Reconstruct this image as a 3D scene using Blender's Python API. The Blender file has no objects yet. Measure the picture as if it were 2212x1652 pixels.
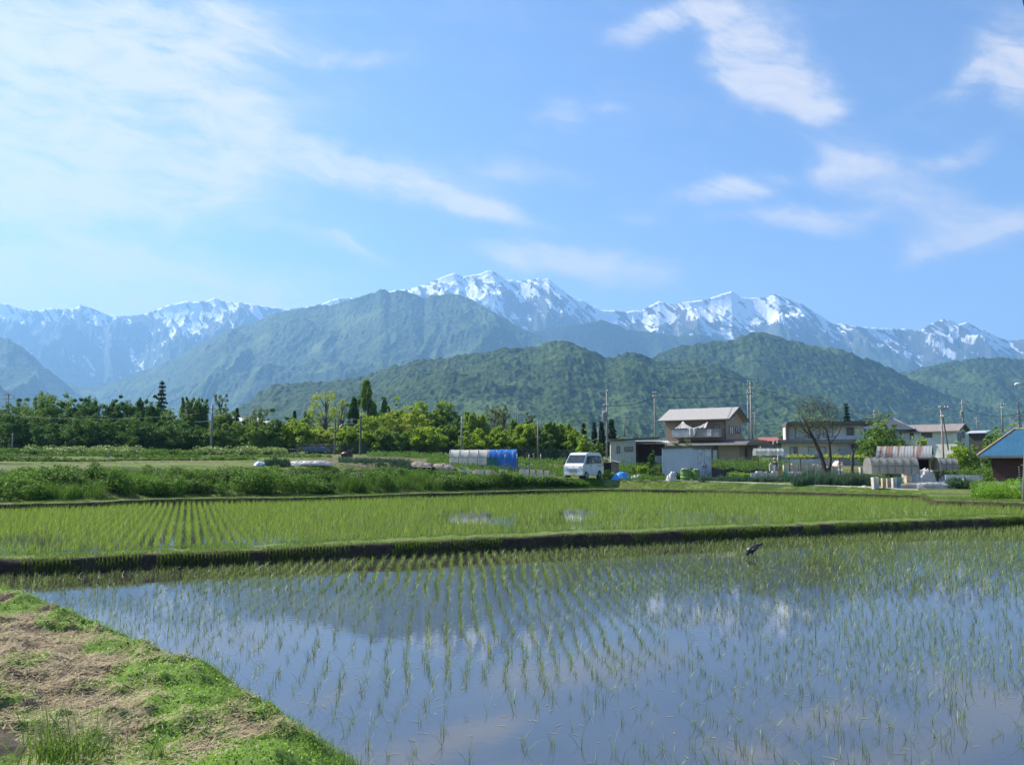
import bpy, bmesh, math, random
import numpy as np
from mathutils import Vector, Matrix
R = math.radians
scn = bpy.context.scene
COL = scn.collection
# ------------------------------------------------------------------ camera
FPX = 1720.0; CX = 1106.0; CY = 826.0; EYE = 2.45
PITCH = math.atan((996.0 - 826.0) / FPX)
cam = bpy.data.cameras.new('camera')
cam.sensor_width = 36; cam.lens = 36 * FPX / 2212.0
cam.clip_start = 0.1; cam.clip_end = 60000
co = bpy.data.objects.new('camera', cam); COL.objects.link(co)
co.location = (0, 0, EYE); co.rotation_euler = (R(90) + PITCH, 0, 0)
scn.camera = co
sP, cP = math.sin(PITCH), math.cos(PITCH)
def ray(u, v):
    a = (u - CX) / FPX; b = (CY - v) / FPX
    return a, cP - b * sP, sP + b * cP
def atY(u, v, Y):
    x, y, z = ray(u, v); t = Y / y
    return Vector((x * t, Y, EYE + z * t))
def atZ(u, v, z0):
    x, y, z = ray(u, v); t = (z0 - EYE) / z
    return Vector((x * t, y * t, z0))
def hz(v, Y): return atY(CX, v, Y).z
# ------------------------------------------------------------------ light
SUN_AZ = R(-63)          # from straight ahead, negative = left
SUN_EL = R(44)
EXPOSURE = 1.12
SKY_K = 0.083
sun = bpy.data.lights.new('sun', 'SUN'); sun.energy = 5.0; sun.angle = R(0.5); sun.color = (1.0, 0.94, 0.82)
so = bpy.data.objects.new('sun', sun); COL.objects.link(so)
sd = Vector((math.sin(SUN_AZ) * math.cos(SUN_EL), math.cos(SUN_AZ) * math.cos(SUN_EL), math.sin(SUN_EL)))
so.rotation_euler = (-sd).to_track_quat('-Z', 'Y').to_euler()
so.location = sd * 50
scn.view_settings.view_transform = 'Standard'; scn.view_settings.look = 'None'
scn.view_settings.exposure = EXPOSURE; scn.view_settings.gamma = 1
scn.render.film_transparent = False
cy = scn.cycles
cy.use_denoising = True
cy.max_bounces = 6; cy.diffuse_bounces = 2; cy.glossy_bounces = 3; cy.transmission_bounces = 4
cy.transparent_max_bounces = 12; cy.volume_bounces = 1
cy.caustics_reflective = False; cy.caustics_refractive = False
cy.sample_clamp_indirect = 4.0
W = bpy.data.worlds.new('World'); scn.world = W; W.use_nodes = True
nt = W.node_tree; nt.nodes.clear()
def N(t, typ, **kw):
    n = t.nodes.new(typ)
    for k, v in kw.items():
        if k.startswith('i_'): n.inputs[k[2:]].default_value = v
        else: setattr(n, k, v)
    return n
def math_n(t, op, a, b=None, clamp=False):
    n = t.nodes.new('ShaderNodeMath'); n.operation = op; n.use_clamp = clamp
    for i, q in enumerate((a, b)):
        if q is None: continue
        if isinstance(q, (int, float)): n.inputs[i].default_value = q
        else: t.links.new(q, n.inputs[i])
    return n.outputs[0]
def mixc(t, f, a, b):
    n = t.nodes.new('ShaderNodeMix'); n.data_type = 'RGBA'
    for i, q in ((0, f), (6, a), (7, b)):
        if isinstance(q, (int, float)): n.inputs[i].default_value = q
        elif isinstance(q, tuple): n.inputs[i].default_value = (*q, 1)
        else: t.links.new(q, n.inputs[i])
    return n.outputs[2]
def maprange(t, v, a, b, c=0, d=1, typ='SMOOTHSTEP'):
    n = t.nodes.new('ShaderNodeMapRange'); n.interpolation_type = typ
    t.links.new(v, n.inputs[0])
    for i, q in enumerate((a, b, c, d)): n.inputs[i + 1].default_value = q
    return n.outputs[0]
sky = N(nt, 'ShaderNodeTexSky', sky_type='NISHITA', sun_disc=False)
sky.sun_elevation = SUN_EL; sky.sun_rotation = SUN_AZ
sky.air_density = 1.3; sky.dust_density = 0.3; sky.ozone_density = 3.5; sky.altitude = 600
tc = N(nt, 'ShaderNodeTexCoord'); sep = N(nt, 'ShaderNodeSeparateXYZ')
nt.links.new(tc.outputs['Generated'], sep.inputs[0])
yy = math_n(nt, 'MAXIMUM', sep.outputs[1], 0.02)
uu = math_n(nt, 'DIVIDE', sep.outputs[0], yy); vv = math_n(nt, 'DIVIDE', sep.outputs[2], yy)
cmb = N(nt, 'ShaderNodeCombineXYZ'); nt.links.new(uu, cmb.inputs[0]); nt.links.new(vv, cmb.inputs[1])
# thin cirrus: patches of cloud given by direction (centre, half sizes, tilt, density)
CLOUDS = [(60,60,620,190,4,1.0),(-60,250,640,230,3,1.4),(250,330,460,150,10,1.0),(180,430,460,110,4,1.3),(350,150,500,120,10,.8),(560,310,330,80,18,.9),(1120,370,200,40,10,.5),
 (860,390,380,62,15,.85),(1060,450,220,30,13,.7),(470,40,330,70,6,.75),(760,120,190,34,8,.5),(700,535,230,26,14,.55),(60,650,720,130,2,3.0),(330,690,340,60,0,1.2),
 (1150,560,160,62,3,1.0),(1350,592,170,55,5,.95),(1415,42,150,46,-18,.95),(1560,20,130,80,35,.9),(1650,105,125,160,-8,.9),(1680,165,180,85,25,1.1),
 (1790,225,100,32,-14,.6),(2190,130,180,120,-30,.8),(2080,195,170,34,-22,.55),(2212,200,90,80,-30,.7),(1205,235,85,58,-20,.55),(1310,232,60,22,0,.35),(1570,408,180,42,-9,1.1),
 (1720,468,210,42,3,1.1),(1860,350,150,80,18,1.1),(2065,345,110,34,-28,.65),(1990,440,150,56,-6,.6),(2120,500,230,66,-15,.95),(2060,535,170,24,-17,.6),(1350,468,60,20,0,.4),(1530,475,90,22,0,.4)]
wn = N(nt, 'ShaderNodeTexNoise', i_Scale=4.5, i_Detail=6.0, i_Roughness=0.62); nt.links.new(cmb.outputs[0], wn.inputs['Vector'])
vs1 = N(nt, 'ShaderNodeVectorMath', operation='SUBTRACT'); nt.links.new(wn.outputs['Color'], vs1.inputs[0]); vs1.inputs[1].default_value = (.5, .5, .5)
vs2 = N(nt, 'ShaderNodeVectorMath', operation='MULTIPLY'); nt.links.new(vs1.outputs[0], vs2.inputs[0]); vs2.inputs[1].default_value = (.17, .10, 0)
vs3 = N(nt, 'ShaderNodeVectorMath', operation='ADD'); nt.links.new(vs2.outputs[0], vs3.inputs[0]); nt.links.new(cmb.outputs[0], vs3.inputs[1])
acc = None
for (cu, cv, ru, rv, ang, st) in CLOUDS:
    d = Vector(ray(cu, cv)); mp = N(nt, 'ShaderNodeMapping', vector_type='TEXTURE')
    mp.inputs['Location'].default_value = (d.x / d.y, d.z / d.y, 0)
    mp.inputs['Rotation'].default_value = (0, 0, R(-ang))
    mp.inputs['Scale'].default_value = (1.25 * ru / FPX, 1.35 * rv / FPX, 1)
    nt.links.new(vs3.outputs[0], mp.inputs[0])
    g = N(nt, 'ShaderNodeTexGradient', gradient_type='SPHERICAL'); nt.links.new(mp.outputs[0], g.inputs[0])
    s = math_n(nt, 'MULTIPLY', maprange(nt, g.outputs['Fac'], 0.0, 1.0), st)
    acc = s if acc is None else math_n(nt, 'ADD', acc, s)
mpn = N(nt, 'ShaderNodeMapping', vector_type='TEXTURE'); mpn.inputs['Rotation'].default_value = (0, 0, R(-13)); mpn.inputs['Scale'].default_value = (1.0, 0.42, 1)
nt.links.new(cmb.outputs[0], mpn.inputs[0])
n1 = N(nt, 'ShaderNodeTexNoise', i_Scale=7.0, i_Detail=9.0, i_Roughness=0.62, i_Distortion=0.9); nt.links.new(mpn.outputs[0], n1.inputs['Vector'])
n2 = N(nt, 'ShaderNodeTexNoise', i_Scale=16.0, i_Detail=5.0, i_Roughness=0.55, i_Distortion=0.3); nt.links.new(mpn.outputs[0], n2.inputs['Vector'])
mp3 = N(nt, 'ShaderNodeMapping', vector_type='TEXTURE'); mp3.inputs['Rotation'].default_value = (0, 0, R(-16)); mp3.inputs['Scale'].default_value = (1.0, 0.16, 1)
nt.links.new(vs3.outputs[0], mp3.inputs[0]); n3_ = N(nt, 'ShaderNodeTexNoise', i_Scale=9.0, i_Detail=8.0, i_Roughness=0.65, i_Distortion=0.2); nt.links.new(mp3.outputs[0], n3_.inputs['Vector'])
nn = math_n(nt, 'ADD', math_n(nt, 'MULTIPLY', n1.outputs[0], 1.3), math_n(nt, 'ADD', math_n(nt, 'MULTIPLY', n2.outputs[0], 0.35), math_n(nt, 'MULTIPLY', n3_.outputs[0], 0.75)))
accm = math_n(nt, 'MINIMUM', acc, 1.0)
cf = math_n(nt, "MULTIPLY", accm, math_n(nt, "SUBTRACT", nn, 0.64))
cf = maprange(nt, cf, 0.0, 0.74, 0, 0.93)
thin = maprange(nt, n1.outputs[0], 0.4, 0.8, 0, 0.10)      # barely visible veil everywhere
cf = math_n(nt, 'ADD', cf, thin, True)
hs = N(nt, 'ShaderNodeHueSaturation'); hs.inputs['Saturation'].default_value = 1.12; hs.inputs['Value'].default_value = 0.93
nt.links.new(sky.outputs[0], hs.inputs['Color'])
tn = N(nt, 'ShaderNodeMix', data_type='RGBA', blend_type='MULTIPLY'); tn.inputs[0].default_value = 1.0; nt.links.new(hs.outputs[0], tn.inputs[6]); tn.inputs[7].default_value = (1.0, 0.875, 0.94, 1)
cl = mixc(nt, cf, tn.outputs[2], (4.9, 4.6, 4.45))
bg = N(nt, 'ShaderNodeBackground', i_Strength=SKY_K); out = N(nt, 'ShaderNodeOutputWorld')
nt.links.new(cl, bg.inputs[0]); nt.links.new(bg.outputs[0], out.inputs[0])
# ------------------------------------------------------------------ numpy noise
def _h(xi, yi, seed):
    h = (xi.astype(np.int64) * 374761393 + yi.astype(np.int64) * 668265263 + seed * 974634777) & 0xffffffff
    h = ((h ^ (h >> 13)) * 1274126177) & 0xffffffff
    h = ((h ^ (h >> 16)) * 2246822519) & 0xffffffff
    return (h & 0xffffff) / float(0xffffff)
def vn(x, y, seed=0):
    x = np.asarray(x, float); y = np.asarray(y, float)
    xi = np.floor(x); yi = np.floor(y); fx = x - xi; fy = y - yi
    fx = fx * fx * fx * (fx * (fx * 6 - 15) + 10); fy = fy * fy * fy * (fy * (fy * 6 - 15) + 10)
    a = _h(xi, yi, seed); b = _h(xi + 1, yi, seed); c = _h(xi, yi + 1, seed); d = _h(xi + 1, yi + 1, seed)
    return (a + (b - a) * fx) * (1 - fy) + (c + (d - c) * fx) * fy
def fbm(x, y, o=4, seed=0, g=0.5, l=2.03):
    s = 0; a = 1; t = 0
    for i in range(o):
        s = s + a * vn(x, y, seed + i * 17); t += a; a *= g; x = x * l + 3.7; y = y * l + 1.9
    return s / t
def ridged(x, y, o=4, seed=0, g=0.5, l=2.07):
    s = 0; a = 1; t = 0; w = 1
    for i in range(o):
        n = 1 - np.abs(2 * vn(x, y, seed + i * 17) - 1); n = n * n
        s = s + a * n * w; w = np.clip(n * 1.6, 0, 1); t += a; a *= g; x = x * l + 3.7; y = y * l + 1.9
    return s / t
def ss(a, b, x):
    t = np.clip((x - a) / (b - a), 0, 1); return t * t * (3 - 2 * t)
# ------------------------------------------------------------------ materials
MATS = {}
def mat(name, col, rough=0.7, var=0.25, scale=4.0, col2=None, bump=0.0, bscale=None, metal=0.0, spec=0.5, tint=False, transl=0.0, coord='Object', alpha=1.0, stretch=None, coat=0.0):
    """procedural material: two tones mixed by noise, optional per-leaf tint attribute, translucency"""
    if name in MATS: return MATS[name]
    m = bpy.data.materials.new(name); m.use_nodes = True; t = m.node_tree; t.nodes.clear()
    out = N(t, 'ShaderNodeOutputMaterial'); p = N(t, 'ShaderNodeBsdfPrincipled')
    p.inputs['Roughness'].default_value = rough; p.inputs['Metallic'].default_value = metal
    p.inputs['Specular IOR Level'].default_value = spec; p.inputs['Coat Weight'].default_value = coat
    tc = N(t, 'ShaderNodeTexCoord'); nz = N(t, 'ShaderNodeTexNoise', i_Scale=scale, i_Detail=5.0, i_Roughness=0.6)
    src = tc.outputs[coord]
    if stretch:
        mp = N(t, 'ShaderNodeMapping'); mp.inputs['Scale'].default_value = stretch; t.links.new(src, mp.inputs[0]); src = mp.outputs[0]
    t.links.new(src, nz.inputs['Vector'])
    c2 = col2 or tuple(c * (1 - var) for c in col)
    c1 = col if col2 else tuple(min(1, c * (1 + var * 0.6)) for c in col)
    f = maprange(t, nz.outputs[0], 0.35, 0.65)
    if tint:
        at = N(t, 'ShaderNodeAttribute', attribute_name='tint')
        f = math_n(t, 'ADD', math_n(t, 'MULTIPLY', f, 0.35), math_n(t, 'MULTIPLY', at.outputs['Fac'], 0.75), True)
    c = mixc(t, f, c2, c1)
    t.links.new(c, p.inputs['Base Color'])
    if bump:
        nb = N(t, 'ShaderNodeTexNoise', i_Scale=bscale or scale * 4, i_Detail=4.0); t.links.new(src, nb.inputs['Vector'])
        b = N(t, 'ShaderNodeBump', i_Strength=bump, i_Distance=0.05); t.links.new(nb.outputs[0], b.inputs['Height']); t.links.new(b.outputs[0], p.inputs['Normal'])
    sh = p.outputs[0]
    if transl:
        tr = N(t, 'ShaderNodeBsdfTranslucent'); ct = mixc(t, 0.5, c, tuple(min(1, q * 1.3) for q in (col[0], col[1], col[2] * 0.5)))
        t.links.new(ct, tr.inputs[0]); mx = N(t, 'ShaderNodeMixShader'); mx.inputs[0].default_value = transl
        t.links.new(sh, mx.inputs[1]); t.links.new(tr.outputs[0], mx.inputs[2]); sh = mx.outputs[0]
    if alpha < 1:
        tp = N(t, 'ShaderNodeBsdfTransparent'); mx = N(t, 'ShaderNodeMixShader'); mx.inputs[0].default_value = alpha
        t.links.new(tp.outputs[0], mx.inputs[1]); t.links.new(sh, mx.inputs[2]); sh = mx.outputs[0]
    t.links.new(sh, out.inputs[0]); MATS[name] = m; return m
# ------------------------------------------------------------------ object helpers
def tag(o, label=None, cat=None, group=None, kind=None):
    if label: o['label'] = label
    if cat: o['category'] = cat
    if group: o['group'] = group
    if kind: o['kind'] = kind
    return o
def thing(name, label, cat, loc=(0, 0, 0), rz=0, group=None):
    o = bpy.data.objects.new(name, None); COL.objects.link(o); o.empty_display_size = 0.2
    o.location = loc; o.rotation_euler = (0, 0, rz); return tag(o, label, cat, group)
def npmesh(name, V, Q, m, parent=None, tint=None, smooth=False, loc=None, attrs=None):
    V = np.asarray(V, np.float32); Q = np.asarray(Q, np.int32); k = Q.shape[1]
    me = bpy.data.meshes.new(name); me.vertices.add(len(V)); me.vertices.foreach_set('co', V.ravel())
    me.loops.add(Q.size); me.loops.foreach_set('vertex_index', Q.ravel())
    me.polygons.add(len(Q)); me.polygons.foreach_set('loop_start', np.arange(0, Q.size, k, dtype=np.int32))
    me.polygons.foreach_set('loop_total', np.full(len(Q), k, np.int32))
    if smooth: me.polygons.foreach_set('use_smooth', np.ones(len(Q), bool))
    at = dict(attrs or {})
    if tint is not None: at['tint'] = tint
    for kx, val in at.items():
        a = me.attributes.new(kx, 'FLOAT', 'POINT'); a.data.foreach_set('value', np.asarray(val, np.float32).ravel())
    me.materials.append(m); me.update(calc_edges=True)
    o = bpy.data.objects.new(name, me); COL.objects.link(o)
    if parent: o.parent = parent
    if loc is not None: o.location = loc
    return o
def grid_faces(nr, nc):
    i = np.arange(nr - 1)[:, None] * nc + np.arange(nc - 1)[None, :]
    i = i.ravel(); return np.stack([i, i + 1, i + nc + 1, i + nc], 1)
class MB:
    def __init__(s): s.v = []; s.f = []
    def add(s, vs, fs):
        b = len(s.v); s.v += [tuple(p) for p in vs]; s.f += [tuple(i + b for i in f) for f in fs]; return s
    def box(s, x0, x1, y0, y1, z0, z1):
        return s.add([(x0,y0,z0),(x1,y0,z0),(x1,y1,z0),(x0,y1,z0),(x0,y0,z1),(x1,y0,z1),(x1,y1,z1),(x0,y1,z1)],
                     [(0,3,2,1),(4,5,6,7),(0,1,5,4),(1,2,6,5),(2,3,7,6),(3,0,4,7)])
    def prism(s, pts, x0, x1, axis='x'):
        """extrude a 2D outline (a,b) between x0 and x1 along an axis"""
        n = len(pts); q = []
        for x in (x0, x1):
            for a, b in pts: q.append((x, a, b) if axis == 'x' else ((a, x, b) if axis == 'y' else (a, b, x)))
        return s.add(q, [tuple(range(n))[::-1], tuple(range(n, 2 * n))] + [(i, (i + 1) % n, n + (i + 1) % n, n + i) for i in range(n)])
    def tube(s, pts, rs, n=8, caps=True):
        pts = [Vector(p) for p in pts]; rs = rs if isinstance(rs, (list, tuple)) else [rs] * len(pts)
        q = []; prev = None
        for i, p in enumerate(pts):
            d = (pts[min(i + 1, len(pts) - 1)] - pts[max(i - 1, 0)]).normalized()
            up = Vector((0, 0, 1)) if abs(d.z) < 0.9 else Vector((1, 0, 0))
            if prev is not None and prev.cross(d).length < 5: a = (prev - d * prev.dot(d)).normalized()
            else: a = d.cross(up).normalized()
            prev = a; b = d.cross(a)
            for k in range(n):
                t = 2 * math.pi * k / n; q.append(p + (a * math.cos(t) + b * math.sin(t)) * rs[i])
        f = [(i * n + k, i * n + (k + 1) % n, (i + 1) * n + (k + 1) % n, (i + 1) * n + k) for i in range(len(pts) - 1) for k in range(n)]
        if caps: f += [tuple(range(n))[::-1], tuple(range((len(pts) - 1) * n, len(pts) * n))]
        return s.add(q, f)
    def lathe(s, prof, n=14, cx=0, cy=0):
        return s.tube([(cx, cy, z) for r, z in prof], [r for r, z in prof], n)
    def build(s, name, m, parent=None, smooth=False, bevel=0, loc=None):
        me = bpy.data.meshes.new(name); me.from_pydata(s.v, [], s.f); me.materials.append(m)
        bm = bmesh.new(); bm.from_mesh(me); bmesh.ops.recalc_face_normals(bm, faces=bm.faces)
        if bevel: bmesh.ops.bevel(bm, geom=[e for e in bm.edges if len(e.link_faces) == 2 and e.calc_face_angle(0) > 0.5], offset=bevel, segments=2, affect='EDGES')
        bm.to_mesh(me); bm.free()
        if smooth:
            me.polygons.foreach_set('use_smooth', [True] * len(me.polygons))
        me.update(); o = bpy.data.objects.new(name, me); COL.objects.link(o)
        if parent: o.parent = parent
        if loc is not None: o.location = loc
        return o
def dup(root, loc=None, rz=0, label=None, scale=None):
    r = root.copy(); COL.objects.link(r)
    if loc is not None: r.location = loc
    r.rotation_euler = (0, 0, rz)
    if scale is not None: r.scale = scale
    if label: r['label'] = label
    for ch in list(root.children):
        c = ch.copy(); COL.objects.link(c); c.parent = r
        for g in list(ch.children):
            d = g.copy(); COL.objects.link(d); d.parent = c
    return r
# ------------------------------------------------------------------ terrain of the plain
WM = 0.27      # water level of the middle paddy
def poly_world(pts, z): 
    a = np.array([tuple(atZ(u, v, z)) for u, v in pts]); return a
D1 = poly_world([(-900,1330),(-300,1262),(15,1243),(147,1238),(264,1231),(381,1227),(557,1218),(648,1213),(911,1200),(1087,1191),(1292,1182),(1350,1179),(1739,1159),(2212,1137),(2600,1122),(3300,1100)], 0.0)
B2 = poly_world([(-900,1150),(-300,1113),(0,1099),(205,1096),(293,1090),(498,1086),(648,1084),(941,1073),(1120,1068),(1296,1064),(1500,1065),(1944,1077),(1985,1078),(2008,1090),(2212,1098),(2600,1118),(3300,1160)], WM)
def scol(x, y): return CX + 1728.0 * x / np.maximum(y, 1.0)
def Yline(P, s):
    sp = scol(P[:, 0], P[:, 1]); return np.interp(s, sp, P[:, 1])
def gz(x, y):
    x = np.asarray(x, float); y = np.asarray(y, float); s = scol(x, y)
    Yb = Yline(B2, s); L = 1 - ss(800, 1230, s)
    yc = np.clip(y, 30, 130)
    zl = 2.04 + (yc - 50) * 0.024 * (yc > 50) ; zr = 1.06 + (yc - 57) * 0.031 - 0.006 * np.clip(x, 0, 60)
    d = y - Yb
    left = 0.45 + 0.75 * ss(1.0, 5.0, d); left = left + (zl - left) * ss(11, 15, d)
    right = 0.45 + (zr - 0.45) * ss(0.9, 3.0, d)
    z = left * L + right * (1 - L)
    z = z + np.clip(y - 130, 0, 900) * 0.010
    z = np.where(d < 0.3, -0.25, z)
    stp = sum(.20 * (ss(c, c + .5, d) - (d > c) * np.clip((d - c) / 9, 0, 1)) for c in (19.0, 29.0, 41.0)) * L
    z = z + np.where((y < 125) & (d > 14), stp, 0)
    und = (fbm(x / 6, y / 6, 3, 5) - 0.5) * 0.16 * ss(1, 4, d)
    return z + und
def gp(u, Y):
    """ground point under picture column u at depth Y"""
    z = 1.0
    for _ in range(4):
        dc = Y * cP + (z - EYE) * sP; x = (u - CX) / FPX * dc; z = float(gz(x, Y))
    return Vector((x, Y, z))
def kpx(Y): return Y * 0.995 / FPX
def ground_material():
    m = bpy.data.materials.new('field_ground'); m.use_nodes = True; t = m.node_tree; p = t.nodes['Principled BSDF']
    tc = N(t, 'ShaderNodeTexCoord'); a = N(t, 'ShaderNodeAttribute', attribute_name='soil')
    n1 = N(t, 'ShaderNodeTexNoise', i_Scale=0.35, i_Detail=8.0, i_Roughness=0.65); n2 = N(t, 'ShaderNodeTexNoise', i_Scale=3.5, i_Detail=6.0, i_Roughness=0.7)
    t.links.new(tc.outputs['Object'], n1.inputs['Vector']); t.links.new(tc.outputs['Object'], n2.inputs['Vector'])
    g = mixc(t, maprange(t, n2.outputs[0], .35, .65), (0.05, 0.085, 0.016), (0.15, 0.20, 0.04))
    g = mixc(t, maprange(t, n1.outputs[0], .45, .7), g, (0.15, 0.165, 0.05))
    mp = N(t, 'ShaderNodeMapping'); mp.inputs['Scale'].default_value = (.03, .45, 1); t.links.new(tc.outputs['Object'], mp.inputs[0]); n4 = N(t, 'ShaderNodeTexNoise', i_Scale=1.0, i_Detail=5.0, i_Roughness=0.7); t.links.new(mp.outputs[0], n4.inputs['Vector'])
    g = mixc(t, maprange(t, n4.outputs[0], .50, .60), g, (0.045, 0.075, 0.018)); g = mixc(t, maprange(t, n4.outputs[0], .42, .34), g, (0.15, 0.12, 0.065))
    s = mixc(t, maprange(t, n2.outputs[0], .35, .65), (0.10, 0.075, 0.05), (0.20, 0.155, 0.105))
    f = math_n(t, 'ADD', a.outputs['Fac'], math_n(t, 'MULTIPLY', math_n(t, 'SUBTRACT', n2.outputs[0], 0.5), 1.3)); f = maprange(t, f, 0.35, 0.65)
    t.links.new(mixc(t, f, g, s), p.inputs['Base Color']); p.inputs['Roughness'].default_value = 0.95; p.inputs['Specular IOR Level'].default_value = 0.15
    b = N(t, 'ShaderNodeBump', i_Strength=0.6, i_Distance=0.08); t.links.new(n2.outputs[0], b.inputs['Height']); t.links.new(b.outputs[0], p.inputs['Normal'])
    return m
GM = ground_material()
def geo(a, b, n): return list(np.geomspace(a, b, n))
ylines = np.array([-3900, -1200, -300, -60, 0, 10, 20, 28] + list(np.arange(30, 80, .35)) + list(np.arange(80, 165, .9)) + geo(166, 14400, 60))
xr = np.array(list(np.arange(0, 62, .55)) + geo(63, 14400, 45)); xlines = np.concatenate([-xr[::-1], xr[1:]])
gx, gy = np.meshgrid(xlines, ylines); gzz = gz(gx, gy)
gs = scol(gx, gy); gd = gy - Yline(B2, gs); gL = 1 - ss(800, 1230, gs)
soil = 0.02 + .8 * (fbm(gx / 14, gy / 2.0, 4, 9) - 0.5) * (gy > 48)
for c_ in (19.0, 29.0, 41.0): soil = soil + gL * .4 * (np.abs(gd - c_ - .1) < .5)
soil = soil + gL * 0.3 * ((gd > 13) & (gd < 15)) + gL * .3 * (np.abs(gy - 75 - 3 * vn(gx / 7, gy * 0, 4)) < 2.5)
soil = soil + (1 - gL) * 0.35 * ((gd > 4) & (gy < 95)) + 0.25 * ((gd > 0.6) & (gd < 3.5) & (gL < .5))
soil = np.where(gy > 130, 0.1, soil)
tag(npmesh('ground', np.stack([gx, gy, gzz], -1).reshape(-1, 3), grid_faces(len(ylines), len(xlines)), GM, smooth=True, attrs={'soil': soil}), kind='structure')
# ------------------------------------------------------------------ water
def water_mat(name, mud, rough, bump):
    m = bpy.data.materials.new(name); m.use_nodes = True; t = m.node_tree; p = t.nodes['Principled BSDF']
    tc = N(t, 'ShaderNodeTexCoord'); n0 = N(t, 'ShaderNodeTexNoise', i_Scale=0.8, i_Detail=5.0); t.links.new(tc.outputs['Object'], n0.inputs['Vector'])
    t.links.new(mixc(t, maprange(t, n0.outputs[0], .3, .7), mud, tuple(c * 1.25 for c in mud)), p.inputs['Base Color'])
    p.inputs['Roughness'].default_value = rough; p.inputs['IOR'].default_value = 2.1; p.inputs['Specular IOR Level'].default_value = 0.8
    mp = N(t, 'ShaderNodeMapping'); mp.inputs['Scale'].default_value = (1, 2.2, 1); t.links.new(tc.outputs['Object'], mp.inputs[0])
    n1 = N(t, 'ShaderNodeTexNoise', i_Scale=5.0, i_Detail=3.0, i_Roughness=0.5); t.links.new(mp.outputs[0], n1.inputs['Vector'])
    b = N(t, 'ShaderNodeBump', i_Strength=bump, i_Distance=0.02); t.links.new(n1.outputs[0], b.inputs['Height']); t.links.new(b.outputs[0], p.inputs['Normal'])
    return m
sw = np.linspace(-1400, 3600, 400)
def strip(name, ya, yb, z, m):
    V = np.concatenate([np.stack([(sw - CX) / 1728 * ya, ya, np.full_like(sw, z)], 1), np.stack([(sw - CX) / 1728 * yb, yb, np.full_like(sw, z)], 1)])
    return tag(npmesh(name, V, grid_faces(2, len(sw)), m), kind='structure')
strip('near_paddy_water', np.full_like(sw, 1.5), Yline(D1, sw) + .4, 0.0, water_mat('muddy_water', (0.036, 0.033, 0.028), 0.02, 0.025))
strip('middle_paddy_water', Yline(D1, sw) + .55, Yline(B2, sw) + .35, WM, water_mat('shallow_water', (0.055, 0.055, 0.04), 0.02, 0.02))
# ------------------------------------------------------------------ dikes
def bank_mat(name, soilc, grassc, edge=False):
    m = bpy.data.materials.new(name); m.use_nodes = True; t = m.node_tree; p = t.nodes['Principled BSDF']
    tc = N(t, 'ShaderNodeTexCoord'); n1 = N(t, 'ShaderNodeTexNoise', i_Scale=9.0, i_Detail=8.0, i_Roughness=0.7); n2 = N(t, 'ShaderNodeTexNoise', i_Scale=1.6, i_Detail=6.0, i_Roughness=0.65)
    a = N(t, 'ShaderNodeAttribute', attribute_name='green')
    for q in (n1, n2): t.links.new(tc.outputs['Object'], q.inputs['Vector'])
    s = mixc(t, maprange(t, n1.outputs[0], .3, .7), tuple(c * .6 for c in soilc), tuple(c * 1.25 for c in soilc))
    g = mixc(t, maprange(t, n1.outputs[0], .3, .7), tuple(c * .7 for c in grassc), tuple(c * 1.3 for c in grassc))
    f = math_n(t, 'ADD', a.outputs['Fac'], math_n(t, 'MULTIPLY', math_n(t, 'SUBTRACT', n2.outputs[0], 0.5), 1.2)); f = maprange(t, f, .38, .62)
    dk = N(t, 'ShaderNodeAttribute', attribute_name='dark'); s = mixc(t, dk.outputs['Fac'], s, (.065, .052, .048))
    t.links.new(mixc(t, f, s, g), p.inputs['Base Color']); p.inputs['Roughness'].default_value = 0.95; p.inputs['Specular IOR Level'].default_value = 0.2
    b = N(t, 'ShaderNodeBump', i_Strength=0.9, i_Distance=0.04); t.links.new(n1.outputs[0], b.inputs['Height']); t.links.new(b.outputs[0], p.inputs['Normal'])
    return m
DM = bank_mat('dike_soil', (0.055, 0.042, 0.03), (0.11, 0.15, 0.035))
def resample(P, step, smin, smax):
    s = scol(P[:, 0], P[:, 1]); k = (s > smin - 400) & (s < smax + 400); P = P[k]
    d = np.r_[0, np.cumsum(np.hypot(*np.diff(P[:, :2], axis=0).T))]; n = int(d[-1] / step)
    t = np.linspace(0, d[-1], n); Q = np.stack([np.interp(t, d, P[:, 0]), np.interp(t, d, P[:, 1])], 1)
    ker = np.ones(9) / 9
    for j in (0, 1):
        e = np.pad(Q[:, j], 4, mode='edge'); Q[:, j] = np.convolve(e, ker, 'valid')
    return Q, t
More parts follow.
